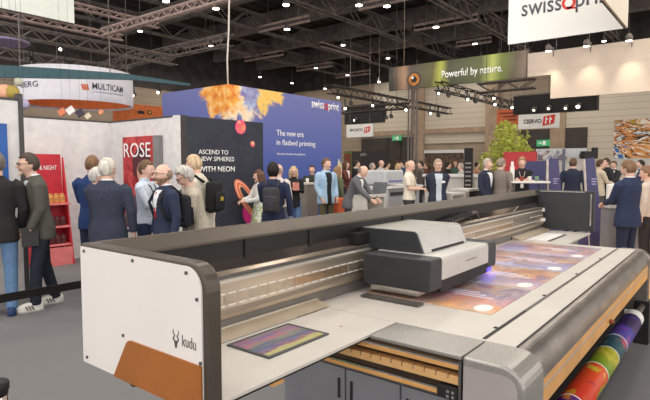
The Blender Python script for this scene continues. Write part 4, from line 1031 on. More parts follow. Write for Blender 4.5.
def logo(parent, p0, right, up, width, m_main, m_q, depth=.004, bold=.012):
    """swissQprint with its round red Q"""
    right = Vector(right); h = width*.19
    parts = (('swiss', 0, .42, .72), ('print', .595, .405, 1.0))
    x0 = Vector(p0); xh = width*.118
    o1 = lettering('swiss', x0, right, up, width=width*.40, height=xh*1.38, m=m_main, parent=parent, depth=depth, bold=bold)
    o2 = lettering('print', x0+right*width*.535-Vector(up)*xh*.42, right, up, width=width*.37, height=xh*1.75, m=m_main, parent=parent, depth=depth, bold=bold)
    n = right.cross(Vector(up)); c = x0+right*width*.468+Vector(up)*xh*.5
    m = MB(); k = 28; ro, ri = xh*.56, xh*.33
    out = [c+right*ro*math.cos(2*math.pi*i/k)+Vector(up)*ro*math.sin(2*math.pi*i/k) for i in range(k)]
    inn = [c+right*ri*math.cos(2*math.pi*i/k)+Vector(up)*ri*math.sin(2*math.pi*i/k) for i in range(k)]
    for i in range(k): m.slab([out[i], out[(i+1)%k], inn[(i+1)%k], inn[i]], n, depth)
    u_, v_ = right, Vector(up)
    m.slab([c-v_*ro*.55-u_*ro*.1, c-v_*ro*.85-u_*ro*.3+u_*.0, c-v_*ro*1.05+u_*ro*1.0, c-v_*ro*.75+u_*ro*1.05], n, depth)
    m.build('lettering_ring', m_q, parent, label='red ring shaped letter')
a = onb(311.5, 107.5); b = onb(341.5, 111)
logo(r, a, PX, UPZ, (b.x-a.x), M_WTXT, M_RED)
o = MB().tube([at_d(229.5, -30, 13.0), at_d(228.7, 30, 13.0), at_d(227.2, 60, 13.0), at_d(228, 86, 13.0)], .02, 8).build('hanging_cable', mat('pale_cable', (206,196,188), .6), None, True)
recentre(o); tagp(o, 'pale cable hanging from the roof down to the corner of the tall blue wall', 'cable')
# grey reception counter in front of the blue wall
p = at_d(311, 200, 12.5); xa = at_y(307, 183, p.y).x; xb = at_y(318, 183, p.y).x
r = thing('reception_counter', 'grey brown counter with pale top in front of the blue wall', 'counter', ((xa+xb)/2, p.y, 0))
M_CTR = mat('counter_taupe', (138,128,122), .6, 0, .05)
MB().box(xa, xb, p.y, p.y+.4, 0, 1.20).build('cabinet', M_CTR, r); MB().box(xa-.03, xb+.03, p.y-.03, p.y+.43, 1.20, 1.24).build('top', mat('counter_top_cream', (226,214,200), .5), r)
o = MB().lathe((xa+.25, p.y+.2, 1.24), [(.03, 0), (.04, .1)], 14).build('cup', M_WHITE, None, True); recentre(o); tagp(o, 'white paper cup on the grey brown counter', 'cup')
o = MB().box(11.2, 11.5, by-.4, by-.1, 0, 1.5)
o.bm.free()
# orange bag / suitcase by the counter
p = at_d(337.5, 204, 11.9); o = MB().box(p.x-.14, p.x+.14, p.y-.12, p.y+.12, 0, .92).build('suitcase', mat('orange_case', (224,104,60), .5), None, bevel=.03); recentre(o); tagp(o, 'orange upright case beside the person in denim jacket', 'suitcase')
# white counters in the middle distance
M_PALE = mat('pale_counter', (206,200,192), .5, 0, .03); M_PALE2 = mat('pale_grey_machine', (196,198,200), .4, .1, .03)
p = at_d(368, 200, 10.5)
r = thing('laptop_counter', 'pale counter with open niche carrying the laptop', 'counter', (p.x, p.y, 0))
ax_, bx_ = at_y(366, 195, p.y).x, at_y(386, 195, p.y).x
MB().box(ax_, bx_, p.y, p.y+.5, 1.0, 1.06).build('top', M_PALE, r)
for xx in (ax_, bx_-.06): MB().box(xx, xx+.06, p.y, p.y+.5, 0, 1.0).build('side_panel', M_PALE, r)
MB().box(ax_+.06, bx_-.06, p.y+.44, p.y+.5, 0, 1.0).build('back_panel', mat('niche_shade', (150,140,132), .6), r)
MB().box(ax_+.06, bx_-.06, p.y+.02, p.y+.44, .55, .60).build('shelf', M_PALE, r)
lx = at_y(375, 187, p.y+.2).x
r = thing('laptop', 'open dark laptop on the pale counter of the person in grey suit', 'laptop', (lx, p.y+.2, 1.06))
MB().box(lx-.17, lx+.17, p.y+.08, p.y+.32, 1.06, 1.078).build('base', M_GROOVE, r)
MB().obox((lx+.19, p.y+.2, 1.18), (.35, 0, .94), (0, 1, 0), (-.94, 0, .35), .12, .17, .006).build('screen', mat('laptop_lid', (92,94,98), .4), r)
# pale printer behind
def bgbox(px0, px1, py0, D, z0, z1, dep=.8):
    a = at_d((px0+px1)/2, HZ, D); x0 = at_y(px0, HZ, a.y).x; x1 = at_y(px1, HZ, a.y).x
    return x0, x1, a.y, a.y+dep
x0, x1, y0, y1 = bgbox(388, 420, 0, 12.6, 0, 1)
r = thing('pale_printer', 'pale grey printer with blue lit slot in the middle distance', 'printer', ((x0+x1)/2, y0, 0))
MB().box(x0, x1, y0, y1, .35, 1.12).build('body', M_PALE2, r, bevel=.03)
MB().box(x0+.05, x0+.9, y0+.1, y1, 1.2, 1.54).build('gantry', M_PALE2, r, bevel=.04)
MB().box(x0, x1, y0-.1, y1, 1.12, 1.17).build('table', M_WHITE, r)
MB().box(x0+.1, x1-.2, y0-.02, y0, .95, 1.03).build('dark_slot', M_GROOVE, r)
MB().box(x0+.2, x0+.8, y0+.08, y0+.1, 1.26, 1.30).build('violet_slot', mat('dim_violet', (120,116,170), .4), r)
for xx in (x0+.1, x1-.2): MB().box(xx, xx+.1, y0+.1, y0+.2, 0, .35).build('leg', M_GROOVE, r)
# long pale counter run behind the navy blazer
_a = at_d(425, HZ, 18.2); _b = at_x(562, HZ, _a.x); x0, x1, y0, y1 = _a.x, _a.x+.7, _b.y, _a.y
r = thing('long_counter', 'long pale grey counter run behind the navy blazer and the suits', 'counter', ((x0+x1)/2, y0, 0))
MB().box(x0, x1, y0, y1, .1, 1.27).build('body', M_PALE, r); MB().box(x0-.08, x1, y0-.05, y1+.05, 1.27, 1.36).build('top', M_WHITE, r); MB().box(x0+.05, x1-.05, y0+.04, y1-.04, 0, .1).build('plinth', M_GROOVE, r)
for i, (pa, pb, D, z1_, lab) in enumerate(((452, 466, 11.6, 1.05, 'pale cube table with an open front right of the navy blazer'), (469, 482, 12.4, 1.1, 'grey narrow stand between the cube table and the navy suit'))):
    x0, x1, y0, y1 = bgbox(pa, pb, 0, D, 0, 1, .5)
    r = thing('cube_table', lab, 'table', ((x0+x1)/2, y0, 0)); mm = M_PALE if i == 0 else M_CTR
    MB().box(x0, x1, y0, y1, z1_-.05, z1_).build('top', M_PALE, r)
    for xx in (x0, x1-.05): MB().box(xx, xx+.05, y0, y1, 0, z1_-.05).build('side_panel', mm, r)
    MB().box(x0+.05, x1-.05, y1-.05, y1, 0, z1_-.05).build('back_panel', mm, r)
# black standing banner with pale marks
p = at_d(468.5, 166, 17.0); xw_ = 3.9*17/F_PX
r = thing('banner_display', 'tall black banner display with pale marks behind the long counter', 'banner', (p.x, p.y, 0))
rr_ = Vector((0,-1,0))
z1_ = at_d(468, 148, 17.0).z
MB().box(p.x-.02, p.x+.02, p.y-.14, p.y+.14, .05, z1_).build('panel', M_BLACK, r); MB().box(p.x-.15, p.x+.15, p.y-.16, p.y+.16, 0, .05).build('foot', M_GROOVE, r)
m = MB()
for k in range(6): m.box(p.x-.024, p.x-.02, p.y-.10, p.y+.10, 1.0+k*.14, 1.05+k*.14)
m.build('pale_marks', mat('banner_marks', (150,140,136), .6), r)
# dark low booth walls far back with writing
a = at_d(372, 165, 24); b = at_d(340, 165, 24)
r = thing('dark_stand', 'dark low stand wall far behind the grey suit, below the dark gate', 'exhibition wall', (26.2, 17.0, 0))
pa, pb = at_x(345, 150, 24), at_x(387, 150, 24)
MB().box(24, 24.2, pb.y, pa.y, 0, at_x(370, 151, 24).z).build('wall', mat('stand_black', (52,46,44), .6), r)
lettering('ASPO', at_x(360, 156, 23.99), NY, UPZ, width=.42, height=.15, m=mat('dim_white', (190,184,178), .5), parent=r, depth=.004)
m = MB(); g0, g1 = at_x(344, 152, 23.98), at_x(352, 165, 23.98)
m.box(23.96, 24, g1.y, g0.y, g1.z-1, g0.z); m.build('green_frame', mat('green_frame', (84,120,60), .5), r)
m = MB().box(23.94, 23.97, g1.y+.05, g0.y-.05, .5, g0.z-.08); m.build('red_screen', mat('dim_red', (120,60,48), .5), r)
pa, pb = at_x(383, 168, 26), at_x(415, 168, 26)
r = thing('glass_stand', 'low dark stand with round displays far behind the cream shirt', 'exhibition stand', (26, (pa.y+pb.y)/2, 0))
MB().box(26, 26.3, pb.y, pa.y, 0, 1.95).build('wall', mat('stand_brown', (88,76,68), .6, 0, .2, 3), r)
pa, pb = at_x(425, 152, 28), at_x(462, 175, 28)
r = thing('white_sign_stand', 'far stand with a long pale sign and dark shelves behind the navy blazer', 'exhibition stand', (28, (pa.y+pb.y)/2, 0))
MB().box(28, 28.2, pb.y, pa.y, 0, pa.z-.08).build('shelves', mat('shelf_dark', (92,74,64), .7, 0, .4, 5), r); MB().box(27.9, 28.2, pb.y, pa.y, pa.z-.08, pa.z+.10).build('fascia', M_WHITE, r)
# red and blue stand panels, bar table, signs
M_NAVYP = mat('navy_panel', (74,72,112), .5, 0, .04); M_NAVYE = mat('navy_edge_pale', (206,196,190), .5); M_REDP = mat('red_panel', (178,56,60), .6, 0, .04)
def panel_x(name, label, px0, px1, py0, D, m, th=.08, z0=0, cat='panel'):
    a = at_d(px0, py0, D); b = at_x(px1, py0, a.x)
    r = thing(name, label, cat, (a.x, (a.y+b.y)/2, z0))
    MB().box(a.x, a.x+th, b.y, a.y, z0, a.z).build('panel', m, r); return r, a, b
panel_x('red_panel', 'plain red partition behind the person with folded arms', 503.5, 536.5, 152, 17.5, M_REDP)
r, a, b = panel_x('navy_panel', 'plain navy blue partition right of the person with folded arms', 525, 545.5, 161, 15.5, M_NAVYP)
M_LILTXT = mat('pale_lilac_text', (176,172,206), .5)
def sign_board(label, pts_px, D, feet, txt):
    """leaning board sign: pts_px = picture corners (tl, tr, br, bl) on one plane facing the aisle"""
    P_ = [at_d(px, py, D) for px, py in pts_px]
    c = sum(P_, Vector())/4
    r = thing('sign_board', label, 'sign', (c.x, c.y, 0))
    n = FWD*-1
    bl, br = P_[3].copy(), P_[2].copy()
    MB().slab(P_, -n, .05).build('board', M_NAVYP, r, bevel=.008)
    e = RIGHT*.022
    MB().slab([P_[0]-e, P_[0], P_[3], P_[3]-e], -n, .05).build('pale_side', M_NAVYE, r)
    if feet:
        for k, (dx, w_) in enumerate(((-.13, .26), (.20, .20))):
            m = MB(); pts = []; c0 = (bl+br)/2+RIGHT*dx
            for q in range(15):
                a_ = math.pi*q/14; pts.append(Vector((c0.x, c0.y, 0))+RIGHT*(w_*math.cos(a_))+UPZ*(.02+.36*math.sin(a_)))
            m.slab(pts, FWD, .05); m.build('arched_foot', M_NAVYP, r)
    up_ = (P_[0]-P_[3]).normalized()
    q0 = P_[0].lerp(P_[3], .22)+RIGHT*.10-FWD*.002
    for k in range(3):
        MB().slab([q0-up_*.05*k, q0-up_*.05*k+RIGHT*(.09 if k else .13), q0-up_*(.05*k+.018)+RIGHT*(.09 if k else .13), q0-up_*(.05*k+.018)], n, .003).build('pale_lines', M_LILTXT, r)
    return r, P_
sign_board('shorter leaning navy sign board left of the suit seen from behind', ((548.5,159), (558.5,158.5), (566.5,247), (549,247)), 11.8, False, '')
sign_board('tall leaning navy sign board with arched feet right of the dark printer end', ((585.2,159), (594.5,157.5), (606,247), (590,247)), 10.3, True, '')
bt = at_d(527, 180.5, 11.9); bt.z = 0; zt_ = at_d(527, 181, 11.9).z
r = thing('bar_table', 'white high bar table in front of the person with folded arms', 'table', bt)
m = MB(); m.obox((bt.x, bt.y, zt_-.02), RIGHT, FWD, UPZ, .42, .26, .02); m.build('top', M_WHITE, r)
for sx_ in (-.36, .36):
    for sy_ in (-.20, .20):
        q = bt+RIGHT*sx_+FWD*sy_; MB().tube([(q.x, q.y, 0), (q.x, q.y, zt_-.04)], .02, 8).build('leg', M_GROOVE, r)
q = bt+RIGHT*-.34; o = MB().lathe((q.x, q.y, zt_), [(.045, 0), (.05, .02), (.05, .30), (.03, .36), (.028, .44)], 14).build('bottle', M_WHITE, None, True); recentre(o); tagp(o, 'tall white bottle at the left end of the bar table', 'bottle')
for k, (dx, cc, nm) in enumerate(((-.12, (150,60,54), 'red'), (.06, (220,214,206), 'white'), (.22, (120,150,120), 'green'))):
    q = bt+RIGHT*dx; o = MB().lathe((q.x, q.y, zt_), [(.035, 0), (.045, .10), (.042, .105)], 12).build('cup', mat('cup_'+nm, cc, .5), None, True); recentre(o); tagp(o, 'small %s cup on the white bar table' % nm, 'cup')
# podium under the folded arms person
g = at_d(522, HZ, 12.8); o = MB().box(g.x-.5, g.x+.5, g.y-.5, g.y+.5, 0, .08).build('podium', M_CTR, None); recentre(o); tagp(o, 'low grey podium under the person with folded arms', 'podium')
# potted tree
g = at_d(509, 160, 19.5); base = Vector((g.x, g.y, 0))
r = thing('potted_tree', 'yellow green leafy tree in a dark pot left of the exit sign', 'tree', base)
MB().lathe(base, [(.28, 0), (.34, .5), (.36, .55), (.30, .55)], 20).build('pot', M_GROOVE, r, True)
MB().tube([base+UPZ*.5, base+Vector((.03,.02,1.2)), base+Vector((-.02,.03,2.2)), base+Vector((0,0,2.9))], [.07,.06,.05,.02], 8).build('trunk', mat('bark', (110,86,66), .8), r, True)
t = NT('leaf_yellow_green'); t.set(.6, 0, .3); a = t.noise(4, 2); t.base(t.ramp(a, [(.3, (168,176,74)), (.5, (200,206,96)), (.7, (222,222,124))])); M_LEAF = t.m
rng = random.Random(3); bm = bmesh.new()
lumps = [(0,0,2.45,.75), (.3,.3,2.2,.55), (-.35,-.3,2.2,.55), (.2,-.45,1.8,.55), (-.2,.5,1.75,.55), (0,.1,1.5,.6), (.1,.2,2.9,.42), (0,-.1,1.15,.5)]
for k in range(2600):
    cx_, cy_, cz_, rr_ = lumps[rng.randrange(len(lumps))]
    d = Vector((rng.gauss(0,1), rng.gauss(0,1), rng.gauss(0,1))).normalized()*rr_*(.55+.5*rng.random())
    c = base+Vector((cx_, cy_, cz_))+d
    if c.z < .75: continue
    u_ = Vector((rng.gauss(0,1), rng.gauss(0,1), rng.gauss(0,.6))).normalized(); v_ = u_.cross(Vector((rng.random(), rng.random(), rng.random()))).normalized()
    l_, w_ = .075+.03*rng.random(), .03
    vs = [bm.verts.new(c-u_*l_), bm.verts.new(c+v_*w_), bm.verts.new(c+u_*l_), bm.verts.new(c-v_*w_)]; bm.faces.new(vs)
m = MB(); m.bm.free(); m.bm = bm; m.build('foliage', M_LEAF, r)
# hanging signs
def sign_x(name, label, px0, py0, px1, py1, x, m, th=.08, cat='sign', wires=True):
    a = at_x(px0, py0, x); b = at_x(px1, py1, x); 
    r = thing(name, label, cat, (x, (a.y+b.y)/2, (a.z+b.z)/2))
    MB().box(x, x+th, b.y, a.y, min(a.z, b.z), max(a.z, b.z)).build('board', m, r)
    if wires:
        for k in (.12, .88):
            yy = a.y+(b.y-a.y)*k; MB().tube([(x+th/2, yy, max(a.z, b.z)), (x+th/2, yy, 9.6)], .012, 5).build('hanging_wire', M_STEEL, r)
    return r, a, b
def signlogo(r, px, py, x, s):
    """two red tiles with a pale figure each"""
    c = at_x(px, py, x); m = MB(); m.slab([c+Vector((-.01,-y_*s,z_*s)) for y_, z_ in ((-.5,-.46),(.45,-.3),(.55,.5),(-.4,.34))], (-1,0,0), .004); m.build('red_tile', M_RED, r)
    m = MB()
    for dy in (-.14, .2):
        m.slab([c+Vector((-.016,-(dy+y_)*s,z_*s)) for y_, z_ in ((-.14,-.28),(-.05,-.28),(-.02,.02),(.1,.06),(.1,.16),(-.02,.18),(.0,.3),(-.1,.28),(-.12,.0))], (-1,0,0), .003)
    m.build('pale_figure', M_WTXT, r)
X_C = 24.0
r, a, b = sign_x('hanging_sign', 'white hanging sign with dark capitals and red tile, right of the tree top', 518.5, 114.5, 559, 127.5, X_C, M_WHITE)
lettering('CIERVO', at_x(523.5, 123.8, X_C-.005), NY, UPZ, width=abs(at_x(523.5,124,X_C).y-at_x(541.5,124,X_C).y), height=3.9*25/F_PX, m=M_DKTXT, parent=r, depth=.005, bold=.025)
signlogo(r, 548.5, 120.3, X_C, .5)
r, a, b = sign_x('hanging_sign', 'white hanging sign with dark capitals and red tile beside the tall blue wall', 346.5, 125, 372.5, 136.5, X_C, M_WHITE)
lettering('BRONCO', at_x(350, 131.6, X_C-.005), NY, UPZ, width=abs(at_x(350,131,X_C).y-at_x(362.5,131,X_C).y), height=2.9*28/F_PX, m=M_DKTXT, parent=r, depth=.005, bold=.02)
signlogo(r, 367, 129.8, X_C, .38)
r, a, b = sign_x('orange_sign', 'orange hanging sign with dark rows of marks left of the white capitals sign', 497, 110, 518, 125, 26.0, mat('orange_sign_paint', (206,104,66), .6, 0, .05))
m = MB()
for k in range(3): m.box(a.x-.006, a.x, b.y+.1, a.y-.1-.2*k, a.z-.22-.17*k, a.z-.15-.17*k)
m.build('dark_rows', mat('dark_red_marks', (120,54,40), .6), r)
M_GREENX = emis('exit_green', (70,170,110), .6)
for px, py, lab in ((543, 143, 'green lit exit sign over the dark gate right of the tree'), (396.5, 138, 'green lit exit sign over the dark gate in the middle distance')):
    c = at_x(px, py, XB-.5); w_ = 3.6*c.x/ F_PX*1.2
    o = thing('exit_sign', lab, 'sign', c)
    MB().box(c.x, c.x+.08, c.y-.40, c.y+.40, c.z-.2, c.z+.2).build('lit_panel', M_GREENX, o)
    m = MB(); m.slab([c+Vector((-.004,-y_,z_)) for y_, z_ in ((-.02,-.13),(.18,-.13),(.18,.13),(-.02,.13))], (-1,0,0), .003); m.slab([c+Vector((-.004,-y_,z_)) for y_, z_ in ((-.30,-.02),(-.17,-.02),(-.17,-.09),(-.07,0),(-.17,.09),(-.17,.02),(-.30,.02))], (-1,0,0), .003); m.build('white_symbols', M_WTXT, o)
    MB().box(c.x, XB, c.y-.04, c.y+.04, c.z-.03, c.z+.03).build('wall_bracket', M_STEEL, o)
# black lighting boxes
def blackbox(label, px0, py0, px1, py1, x, spots):
    r, a, b = sign_x('lighting_box', label, px0, py0, px1, py1, x, M_BLACK, .35, 'lighting box')
    m = MB()
    zt = a.z
    m.tube([(x, a.y, zt), (x, b.y, zt)], .05, 6); m.build('top_tube', M_TRUSS, r)
    for px, py, s in spots:
        c = at_x(px, py, x-.12); hq = MB(); hq.tube([c+Vector((.12,0,.05)), c, c+Vector((-.08,0,-.05))], [.07,.09,.1], 10); hq.build('spot_housing', M_TRUSS, r)
        MB().disc(c+Vector((-.082,0,-.052)), (-.85,0,-.5), .046*s, .006, 14).build('spot_lens', M_LAMP, r)
blackbox('long black lighting box hanging above the white capitals sign', 513.5, 96, 597, 109.5, 21.0, ((534.5,109,.7), (549,107.5,.7), (566,107,.8), (578.5,105.5,1.3)))
blackbox('small black lighting box left, over the white sign beside the blue wall', 344.5, 106, 382, 122, 24.5, ((355,119.5,.8),))
# long printed banner and cream wall hanging across the aisle
XP = 18.0
t = NT('nature_banner_print'); t.set(.6, 0, .25)
tc = t.n('ShaderNodeTexCoord'); x, y, z = t.sep(tc.outputs['Object'])
yy = t.math('ADD', y, t.math('MULTIPLY', t.noise(.8, 2), .5))
u = t.math('MULTIPLY_ADD' if False else 'MULTIPLY', t.math('SUBTRACT', 2.75, yy), 1/5.4)
glow = t.ramp(u, [(0, (60,58,56)), (.09, (190,150,120)), (.14, (90,80,76)), (.32, (104,100,60)), (.38, (190,196,80)), (.44, (70,74,58)), (.66, (96,104,62)), (.74, (196,206,110)), (.80, (120,136,60)), (.88, (110,96,80)), (.94, (150,130,116)), (1, (70,62,60))])
zf = t.ramp(t.math('ADD', t.math('MULTIPLY', z, .9), .5), [(0, (70,68,60)), (.6, (128,124,110)), (1, (70,66,60))])
t.base(t.mix(.25, glow, zf))
r, a, b = sign_x('long_banner', 'long dark green printed banner with an animal eye and white writing under the roof', 389, 68, 527.5, 77, XP, t.m, .1, 'banner')
def onp(px, py, d=0): return at_x(px, py, XP-.004-d)
d_ = XP
c = onp(414, 79.5)
for k, (rr_, mm) in enumerate(((.30, mat('eye_rim_dark', (74,64,56), .5)), (.23, mat('eye_amber', (176,112,48), .5, 0, .3, 12)), (.12, mat('eye_pupil', (44,36,34), .5)), (.05, M_WTXT))):
    cc = c+Vector((-.003*k, 0, 0)) if k < 3 else c+Vector((-.012, .06, .07))
    MB().disc(cc, (-1,0,0), rr_, .003, 32, 1.0).build('printed_eye', mm, r)
aL, aR = onp(441.5, 78.6), onp(502.5, 71.6)
dirv = NY
lettering('Powerful by nature.', Vector((aL.x, aL.y, onp(470, 73).z-.16)), NY, UPZ, width=aL.y-aR.y, height=.36, m=M_WTXT, parent=r, depth=.004, bold=.012)
M_CREAM = mat('cream_fabric', (210,194,178), .8, 0, .02, 2)
a = at_x(528, 53, XP); b = at_x(700, 31, XP); zlo = onp(528, 77).z
s1 = at_x(550.5, 90, XP)
r = thing('cream_wall', 'cream fabric wall hanging high at the right with round pools of lamp light', 'exhibition wall', (XP, (a.y+b.y)/2, zlo))
za, zlow2 = a.z-.02, at_x(550.5, 98.5, XP).z
MB().prism([(a.y, zlo), (a.y, za), (b.y-3, za), (b.y-3, zlow2), (s1.y, zlow2), (s1.y, zlo)], 'x', XP, XP+.1).build('fabric', M_CREAM, r)
MB().box(XP-.004, XP+.002, b.y-3, a.y, (za+zlow2)/2+.15, (za+zlow2)/2+.158).build('seam', mat('seam_tan', (190,170,150), .7), r)
for k, (px, py) in enumerate(((548.5,50.5),(586.6,45.5),(629,40))):
    c = at_x(px, py, XP-.55)
    q = thing('spot_lamp', 'small lit spot lamp over the cream wall, '+('above its left end', 'in its middle', 'near the right picture edge')[k], 'lamp', c)
    MB().lathe(c-UPZ*.02, [(.10, 0), (.09, .14), (.05, .2)], 12).build('housing', M_TRUSS, q, True); MB().disc(c-UPZ*.021, (0,0,-1), .09, .004, 14).build('lens', M_LAMP, q)
    MB().tube([c+UPZ*.15, c+Vector((.55,0,.15))], .02, 6).build('arm', M_TRUSS, q); MB().tube([c+Vector((.55,0,-.1)), c+Vector((.55,0,.2))], .02, 6).build('clamp', M_TRUSS, q)
    l = bpy.data.lights.new('wall_washer', 'SPOT'); l.energy = 48; l.spot_size = R(62); l.spot_blend = .9; l.color = (1,.86,.66); l.shadow_soft_size = .08
    o = bpy.data.objects.new('wall_washer', l); COL.objects.link(o); o.location = c-UPZ*.05; o.rotation_euler = (0, R(-24), 0)
# white hanging banners at the top right, with the logo
t = NT('white_banner_fabric'); t.set(.7, 0, .2); t.base((238,238,236)); M_BANN = t.m
XQ = 14.8
a = at_x(507.8, 44, XQ); cnr = at_x(625, 28, XQ)
r = thing('cube_banner', 'big white hanging cube banner with grey and red lettering at the top right', 'banner', (XQ, (a.y+cnr.y)/2, cnr.z))
MB().box(XQ, XQ+.05, cnr.y, a.y, cnr.z, cnr.z+2.6).build('front_fabric', M_BANN, r)
MB().box(XQ-4.0, XQ+.05, cnr.y-.05, cnr.y, cnr.z, cnr.z+2.6).build('side_fabric', mat('cream_banner_side', (232,218,200), .7, 0, .02), r, label='cream side of the cube banner')
MB().box(XQ-4.0, XQ, cnr.y-.01, cnr.y+.02, cnr.z-.02, cnr.z+.02).build('dark_lower_edge', M_EDGE, r)
for yy in (cnr.y+.3, a.y-.3): MB().tube([(XQ+.02, yy, cnr.z+2.6), (XQ+.02, yy, 9.6)], .02, 5).build('hanging_wire', M_STEEL, r)
p0 = at_x(521.5, 17.6, XQ-.004)
p1 = at_x(622, 4, XQ-.004)
logo(r, Vector((p0.x, p0.y, p0.z+.02)), NY, UPZ, 2.55, mat('logo_grey', (92,96,106), .5), M_RED, .004, .008)
# white sign top left
c = at_d(30, 20, 12.0)
a = at_y(-40, 10, c.y); b = at_y(74.5, 23.5, c.y)
r = thing('white_hanging_sign', 'blank white hanging sign at the top left corner', 'sign', ((a.x+b.x)/2, c.y, b.z))
MB().box(a.x, b.x, c.y, c.y+.06, b.z, b.z+1.6).build('fabric', mat('pale_mint_white', (228,232,222), .7, 0, .02), r); MB().box(a.x, b.x, c.y-.005, c.y+.065, b.z-.02, b.z).build('lower_edge', M_EDGE, r)
for xx in (a.x+.4, b.x-.3): MB().tube([(xx, c.y+.03, b.z+1.6), (xx, c.y+.03, 9.6)], .015, 5).build('hanging_wire', M_STEEL, r)
# round white banner, teal band
cD = at_d(77, 105, 15.2); rad = 1.52
r = thing('round_banner', 'round white hanging banner ring with orange inside and dark capitals', 'banner', (cD.x, cD.y, cD.z))
zb, ztp = cD.z-.02, at_d(80, 64.5, 13.7).z+.02
def ring(r0, r1, za_, zb_, n=72):
    m = MB(); 
    L = [[cD.x+r_*math.cos(2*math.pi*k/n) for k in range(n)] for r_ in (r0, r1)]
    P_ = lambda r_, z_: [Vector((cD.x+r_*math.cos(2*math.pi*k/n), cD.y+r_*math.sin(2*math.pi*k/n), z_)) for k in range(n)]
    rs = [P_(r0, za_), P_(r0, zb_), P_(r1, zb_), P_(r1, za_), P_(r0, za_)]
    return m.rings(rs, False)
ring(rad, rad-.02, zb, ztp).build('outer_fabric', mat('banner_lilac_white', (228,224,232), .7, 0, .02), r, True).data.polygons
ring(rad-.025, rad-.045, zb+.06, ztp-.02).build('orange_lining', mat('orange_lining', (206,104,50), .7, 0, .06), r)
for k in range(4):
    an = R(45+90*k); MB().tube([(cD.x+1.4*math.cos(an), cD.y+1.4*math.sin(an), ztp), (cD.x+1.4*math.cos(an), cD.y+1.4*math.sin(an), 9.6)], .006, 5).build('hanging_wire', M_STEEL, r)
def curved_text(txt, ang_mid, zc, width, height, mm, bold=0):
    o = lettering(txt, (0,0,0), PX, UPZ, width=width, height=height, m=mm, parent=None, depth=.004, bold=bold)
    for v in o.data.vertices:
        an = ang_mid+(v.co.x-width/2)/rad; rr_ = rad+.006-v.co.y*1.0
        v.co = Vector((math.cos(an)*rr_, math.sin(an)*rr_, zc+v.co.z-cD.z))
    o.parent = r; return o
toC = math.atan2(-cD.y, -cD.x)
def drum_angle(px):
    d, f = _ray(px, HZ); dx, dy = d.x, d.y; A_ = dx*dx+dy*dy; B_ = -2*(dx*cD.x+dy*cD.y); C_ = cD.x**2+cD.y**2-rad*rad
    k = (-B_-math.sqrt(max(0, B_*B_-4*A_*C_)))/(2*A_); return math.atan2(dy*k-cD.y, dx*k-cD.x)
def drum_z(px, py):
    an = drum_angle(px); q = Vector((cD.x+rad*math.cos(an), cD.y+rad*math.sin(an), 0)); return at_d(px, py, q.dot(FWD)).z
def drum_text(txt, px0, px1, py0, py1, mm, bold=0):
    a0, a1 = drum_angle(px0), drum_angle(px1); wd = abs(a1-a0)*rad; z0_ = drum_z((px0+px1)/2, py0); z1_ = drum_z((px0+px1)/2, py1)
    return curved_text(txt, (a0+a1)/2, z0_, wd, z1_-z0_, mm, bold)
drum_text('MULTICAM', 94.5, 124.5, 90.5, 84.2, M_DKTXT, .006)
drum_text('a company of machines', 95, 125, 94.5, 92, mat('pale_grey_text', (160,160,170), .6))
drum_text('BERG', 24.5, 41, 87, 81, M_DKTXT)
m = MB()
for k in range(3):
    an = drum_angle(85.5+k*2.4); q = Vector((cD.x+math.cos(an)*(rad+.008), cD.y+math.sin(an)*(rad+.008), drum_z(88, 87))); tn = Vector((-math.sin(an), math.cos(an), 0))
    m.slab([q+tn*.045-UPZ*.075+tn*-.02, q+tn*.045+UPZ*.075-tn*.05, q+UPZ*.075-tn*.05, q-UPZ*.075-tn*.02], Vector((math.cos(an), math.sin(an), 0)), .004)
m.build('orange_emblem', mat('emblem_orange', (214,110,60), .5), r)
p = [at_y(-40, 62.5, 12.6), at_y(-40, 76.5, 12.6), at_y(131, 79.6, 12.6), at_y(190, 86, 12.6), at_y(190, 83.5, 12.6), at_y(125, 73.5, 12.6), at_y(60, 68.5, 12.6)]
r = thing('teal_band', 'long teal fascia band hanging in front of the round white banner', 'fascia', (5, 12.6, 3.6))
MB().slab(p, (0,1,0), .12).build('band', mat('teal_paint', (62,92,100), .6, 0, .06), r)
for q in (at_y(20, 68, 12.65), at_y(110, 73, 12.65)): MB().tube([q, Vector((q.x, q.y, 9.6))], .012, 5).build('hanging_wire', M_STEEL, r)
# orange stand behind, far left, with dark round signs
c0 = at_d(110, 115, 17); c1 = at_y(168, 122, c0.y)
r = thing('orange_stand', 'orange stand wall with a dark plate and a round dark sign behind the white wall', 'exhibition wall', ((c0.x+c1.x)/2, c0.y, 0))
MB().box(c0.x+.15, c1.x, c0.y, c0.y+.1, 0, at_y(140, 104.5, c0.y).z).build('wall', mat('orange_wall', (204,108,54), .7, 0, .08), r)
q = at_y(149.5, 112.3, c0.y-.01); MB().disc(q, (0,-1,0), .085, .01, 24).build('round_sign', M_BLACK, r); MB().disc(q+Vector((0,-.012,0)), (0,-1,0), .05, .004, 20).build('round_sign_ring', mat('gold', (200,150,70), .5), r)
q = at_y(141, 112.3, c0.y-.01); MB().box(q.x-.12, q.x+.12, q.y-.01, q.y, q.z-.05, q.z+.05).build('dark_plate', M_BLACK, r)
